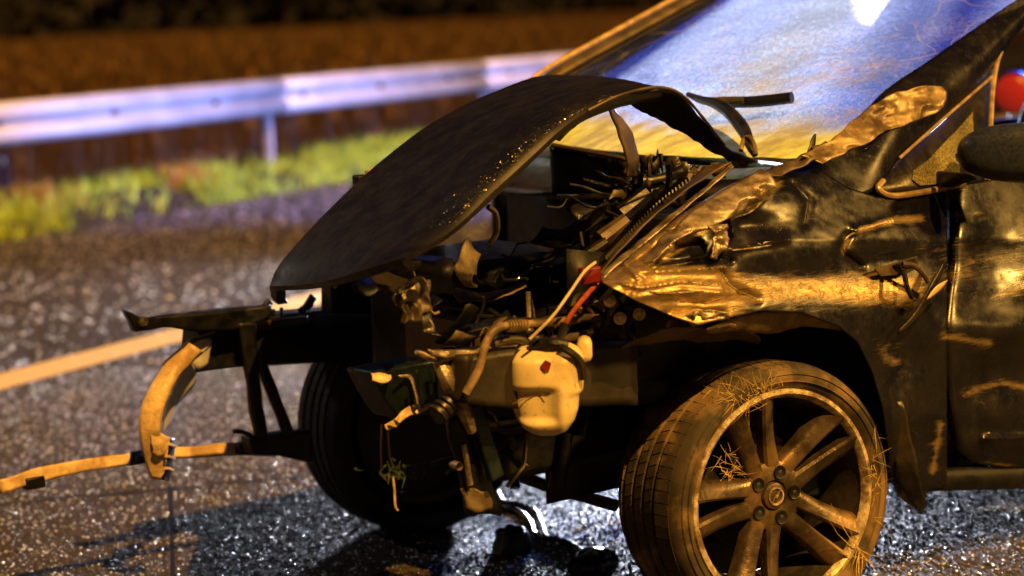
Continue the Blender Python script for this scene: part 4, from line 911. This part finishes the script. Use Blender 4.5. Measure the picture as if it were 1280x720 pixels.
# bent bumper beam hanging from the leg
beA = [(236, 430, 1.30), (206, 455, 1.29), (184, 490, 1.28), (174, 525, 1.28), (176, 560, 1.29), (190, 598, 1.30)]
beB = [(252, 440, 1.30), (224, 470, 1.26), (208, 500, 1.25), (200, 535, 1.25), (204, 556, 1.27), (208, 600, 1.29)]
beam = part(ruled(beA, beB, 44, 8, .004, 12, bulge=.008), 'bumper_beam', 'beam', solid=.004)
part(ruled([(240, 442, 1.32), (228, 462, 1.33), (212, 495, 1.34), (204, 525, 1.34)], [(247, 470, 1.36), (238, 490, 1.36), (222, 510, 1.36), (206, 540, 1.34)], 22, 6, .006, 16), 'beam_flange', 'zinc', beam, solid=.003)
part(ruled([(186, 538, 1.265), (200, 540, 1.26), (212, 548, 1.26)], [(186, 566, 1.27), (198, 570, 1.26), (210, 566, 1.26)], 14, 8, .010, 18), 'torn_fold', 'beam', beam, solid=.003)
eA = [(212, 548, 1.26), (211, 566, 1.26), (208, 584, 1.27), (204, 600, 1.28)]; eB = [(219, 548, 1.29), (218, 566, 1.29), (214, 584, 1.30), (210, 602, 1.31)]
part(ruled(eA, eB, 16, 3, .003), 'crushed_rim', 'dark', beam, solid=.003)
for k in range(3):
    y = 555 + 15 * k; part(MB().bar((210 - k, y, 1.255), (219 - k * 2, y + 3, 1.285), .012, .006), 'web', 'beam', beam)
part(ruled([(206, 455, 1.285), (220, 440, 1.29), (240, 424, 1.29), (268, 414, 1.32)], [(200, 462, 1.30), (216, 446, 1.30), (240, 430, 1.31), (268, 420, 1.33)], 18, 3, .005, 20), 'torn_skin', 'dark', beam, solid=.003)

# ---- leafy scrap caught under the crash box, straw in the wheel, hoses on the road
def tuft(name, mat, base, n, ln, spread, wid, label, dirf=None):
    vs, fs = [], []
    for i in range(n):
        p = base() ; d = dirf() if dirf else V3((random.gauss(0, 1), random.gauss(0, 1), random.gauss(.1, 1))).normalized()
        l = ln * random.uniform(.4, 1.3); sd = d.cross(fwd).normalized() * wid; bend = V3((random.gauss(0, 1), random.gauss(0, 1), random.gauss(0, 1))) * l * .22
        k = len(vs)
        for q in range(4):
            f = q / 3; c = p + d * l * f + bend * f * f; ww = sd * (1 - .8 * f); vs += [c - ww, c + ww]
        fs += [(k + 2 * q, k + 2 * q + 1, k + 2 * q + 3, k + 2 * q + 2) for q in range(3)]
    o = MB().add(vs, fs).build(name, mat, smooth=False); return tag(o, label, None, None, 'stuff')
def wpt(x, y, h=.03):
    d = ray(x, y); c = H + wn * h; return CAM + d * ((c - CAM).dot(wn) / d.dot(wn))
imgd = lambda a: (rgt * math.cos(a) + upv * math.sin(a) - fwd * .2).normalized()
tuft('dry_grass', 'straw', lambda: wpt(random.gauss(930, 22), random.gauss(494, 6), .028), 46, .038, 1, .0006, 'dry grass wedged between tyre and rim edge', lambda: imgd(random.uniform(0, 6.28)))
tuft('dry_grass', 'straw', lambda: wpt(random.gauss(955, 14), random.gauss(484, 5), .028), 26, .04, 1, .0006, 'straw poking up from the top of the wheel rim', lambda: imgd(random.uniform(.3, 2.8)))
tuft('dry_grass', 'straw', lambda: wpt(random.gauss(912, 9), random.gauss(582, 9), -.035), 34, .045, 1, .0007, 'tangle of straw behind the wheel spokes', lambda: imgd(random.uniform(0, 6.28)))
tuft('dry_grass', 'straw', lambda: wpt(random.gauss(1075, 3), random.gauss(690, 3), .03), 12, .10, 1, .0011, 'few long straws fanned over the lower rim edge', lambda: imgd(random.choice([3.1, 2.9, -.5, -.7, 1.2, 2.2, -1.8]) + random.gauss(0, .12)))
tuft('dry_grass', 'straw', lambda: wpt(random.gauss(1092, 4), random.gauss(590, 22), .032), 26, .04, 1, .0007, 'thin straw stuck along the tyre sidewall', lambda: imgd(random.uniform(0, 6.28)))
tuft('torn_leaves', 'leaf', lambda: pv(random.gauss(500, 20), 590 - random.gauss(0, 1) * 3 - (random.random() - .5) * 14, .27), 46, .018, 1, .003, 'torn green leaves hanging under the broken front', lambda: imgd(random.uniform(0, 6.28)))

def gtube(name, px, rad, mat, label, cat, h=None, seg=50):
    pts = [pz(x, y, (h[i] if h else rad)) for i, (x, y) in enumerate(px)]
    return tag(MB().tube(pts, rad, 8, seg).build(name, mat), label, cat)
gtube('loose_hose', [(624, 628), (650, 632), (668, 640), (676, 656), (682, 672), (700, 676), (716, 682), (732, 694)], .010, 'black_hose', 'thin black hose snaking over the road beside the tyre', 'hose')
gtube('loose_pipe', [(620, 612), (632, 632), (650, 640), (662, 652), (668, 668)], .008, 'black_hose', 'short curled black pipe lying on the wet road', 'pipe')
mb = MB(); c = pz(640, 676, .03); G = []
for i in range(9):
    f = i / 8; G.append([c + V3((math.cos(a) * .05 * (1 - .3 * f), math.sin(a) * .06 * (1 - .3 * f), -.03 + .06 * math.sin(f * 1.57))) + nz3(c + V3((math.cos(a), math.sin(a), f)), 2, .012) for a in np.linspace(0, 2 * math.pi, 21)])
tag(mb.grid(G).build('plastic_cap', 'plastic'), 'broken black plastic cap lying on the road', 'debris')
mb = MB(); c = pz(742, 706, .03); G = []
for i in range(9):
    f = i / 8; G.append([c + Bv * (.12 * (f - .5)) + (Av * math.cos(a) + Zv * math.sin(a)) * (.045 * (.6 + .4 * math.sin(f * 3.1))) + nz3(c + V3((math.cos(a), math.sin(a), f * 3)), 2, .008) for a in np.linspace(0, 2 * math.pi, 17)])
tag(mb.grid(G).build('rubber_boot', 'black_hose'), 'torn black rubber boot on the road against the tyre', 'debris')

# portable warning lamp standing on the road behind the car, seen through the door glass
wl_c = CAM + ray(1267, 116) * 9.0; wl_d = (CAM - wl_c); wl_d.z = 0; wl_d.normalize(); wl_x = Zv.cross(wl_d)
wlamp = thing('warning_lamp', (wl_c.x, wl_c.y, 0), 'lit red round warning lamp behind the car, glowing through the door window', 'lamp')
tl_ = NT('lit_red_lens'); tl_.pr(Base_Color=(.5, .02, .01), Roughness=.3, Emission_Color=(1.0, .05, .015), Emission_Strength=.5)
MB().lathe([(0, .03), (.04, .027), (.07, .015), (.082, 0)], wl_c, wl_d, wl_x, 32).build('lens', tl_.m, wlamp)
MB().lathe([(.082, .004), (.092, .004), (.092, -.05), (.06, -.06), (0, -.06)], wl_c, wl_d, wl_x, 32).build('housing', 'plastic', wlamp)
MB().tube([V3((wl_c.x, wl_c.y, .06)), wl_c - Zv * .09], .02, 12).build('post', 'zinc', wlamp)
MB().lathe([(0, .07), (.06, .07), (.17, .03), (.18, 0)], V3((wl_c.x, wl_c.y, .002)), Zv, wl_x, 24).build('base', 'rubber_dark', wlamp)
# work light on a tripod behind the car: the lamp that glows through the broken windscreen
wc = CAM + ray(1092, 6) * 10.24; wd = (V3((1.0, 5.7, 1.2)) - wc).normalized(); wx2 = Zv.cross(wd).normalized()
wlt = thing('work_light', (wc.x, wc.y, 0), 'lit round work light on a tripod behind the shattered windscreen', 'lamp')
tl2 = NT('lit_lamp_glass'); tl2.pr(Base_Color=(.8, .8, .8), Emission_Color=(1.0, .80, .48), Emission_Strength=4.5)
MB().lathe([(0, .012), (.06, .010), (.10, .0)], wc, wd, wx2, 32).build('lens', tl2.m, wlt)
MB().lathe([(.10, .004), (.112, .004), (.112, -.05), (.05, -.10), (0, -.10)], wc, wd, wx2, 32).build('housing', 'plastic', wlt)
MB().tube([V3((wc.x, wc.y, .55)), wc - wd * .05 - Zv * .10], .016, 12).build('pole', 'zinc', wlt)
for k in range(3):
    a = 2.1 * k + .4; MB().tube([V3((wc.x, wc.y, .62)), V3((wc.x + .45 * math.cos(a), wc.y + .45 * math.sin(a), .012))], .012, 10).build('leg', 'zinc', wlt)
# rain drops along the rolled edge of the bonnet
HG = G_hood; dv_, df_ = [], []
for q in range(1500):
    i = random.uniform(12, 50); j = 3 + abs(random.gauss(0, 1)) * 3.2 + random.random() * 3; i0, j0 = int(i), int(j); a, b = i - i0, j - j0
    p = (HG[i0][j0] * (1 - a) + HG[i0 + 1][j0] * a) * (1 - b) + (HG[i0][j0 + 1] * (1 - a) + HG[i0 + 1][j0 + 1] * a) * b
    r = random.uniform(.0007, .0019); k = len(dv_); m3 = Matrix.Rotation(random.uniform(0, 6.3), 3, V3((random.gauss(0, 1), random.gauss(0, 1), random.gauss(0, 1))).normalized())
    dv_ += [p + m3 @ (V3(d) * r) - fwd * .002 for d in ((1, 0, 0), (-1, 0, 0), (0, 1, 0), (0, -1, 0), (0, 0, 1), (0, 0, -1))]
    df_ += [tuple(k + c for c in f) for f in ((0, 2, 4), (2, 1, 4), (1, 3, 4), (3, 0, 4), (2, 0, 5), (1, 2, 5), (3, 1, 5), (0, 3, 5))]
t = NT('water_drop'); t.pr(Base_Color=(.55, .5, .42), Metallic=1.0, Roughness=.3)
tag(MB().add(dv_, df_).build('rain_drops', t.m, hood, smooth=False), kind='stuff')
# ---- loose wet chippings on the road surface
def chippings(name, n, y0, y1, r0_, r1_, label):
    y = np.sqrt(rng.uniform(y0 ** 2, y1 ** 2, n)); x = y * rng.uniform(-.52, .44, n)
    P = np.stack([x, y, np.zeros(n)], 1); d = P - np.array(L0); keep = (d @ np.array(RN) < NE) & (np.abs((P - np.array(ja)) @ np.array(jn / jn.length)) > .011) & ((np.abs((P - np.array(ka)) @ np.array(kn / kn.length)) > .009) | (((P - np.array(ka)) @ np.array(kd)) < 0)); P = P[keep]; n = len(P)
    r = rng.uniform(0, 1, n) ** 2 * (r1_ - r0_) + r0_; P[:, 2] = r * .25
    q = rng.normal(size=(n, 4)); q /= np.linalg.norm(q, axis=1)[:, None]; a, b, c, d_ = q.T
    Rm = np.stack([np.stack([1 - 2 * (c * c + d_ * d_), 2 * (b * c - a * d_), 2 * (b * d_ + a * c)], 1), np.stack([2 * (b * c + a * d_), 1 - 2 * (b * b + d_ * d_), 2 * (c * d_ - a * b)], 1), np.stack([2 * (b * d_ - a * c), 2 * (c * d_ + a * b), 1 - 2 * (b * b + c * c)], 1)], 1)
    base = np.array([(1, 0, 0), (-1, 0, 0), (0, 1, 0), (0, -1, 0), (0, 0, 1), (0, 0, -1)], float)
    loc = base[None] * rng.uniform(.6, 1.25, (n, 6, 1)) * r[:, None, None]; loc = np.einsum('nij,nkj->nki', Rm, loc); loc[:, :, 2] *= .7
    vs = (P[:, None] + loc).reshape(-1, 3)
    tri = np.array([(0, 2, 4), (2, 1, 4), (1, 3, 4), (3, 0, 4), (2, 0, 5), (1, 2, 5), (3, 1, 5), (0, 3, 5)])
    fs = (tri[None] + 6 * np.arange(n)[:, None, None]).reshape(-1, 3)
    me = bpy.data.meshes.new(name); me.vertices.add(len(vs)); me.vertices.foreach_set('co', vs.astype(np.float32).ravel())
    me.loops.add(fs.size); me.loops.foreach_set('vertex_index', fs.astype(np.int32).ravel()); me.polygons.add(len(fs)); me.polygons.foreach_set('loop_start', np.arange(0, fs.size, 3, dtype=np.int32))
    me.update(calc_edges=True); me.validate(); me.materials.append(M['stone'])
    o = bpy.data.objects.new(name, me); col.objects.link(o); return tag(o, label, None, None, 'stuff')
t = NT('wet_stone'); M['stone'] = t.pr(Base_Color=t.mix(t.noise(40, 2), (.02, .018, .017), (.09, .08, .07)), Roughness=.26, Specular_IOR_Level=.8)
chippings('wet_chippings', 105000, 4.8, 9.0, .0020, .0056, 'wet stone chippings glinting on the road')
chippings('wet_chippings', 44000, 9.0, 19.0, .004, .009, 'wet chippings on the road towards the verge')

t = NT('glint_metal'); M['frag'] = t.pr(Base_Color=(.86, .87, .88), Metallic=1.0, Roughness=.30)  # mirror-bright metal for bits added so that the road sparkles
M['stone_'] = M['stone']; M['stone'] = M['frag']
chippings('glint_fragments', 46000, 4.8, 8.5, .0022, .0062, 'tiny bright bits added to make the wet road glint')
chippings('glint_fragments', 17000, 8.5, 18.0, .0060, .0140, 'sparse bright bits added for glints on the road near the verge')
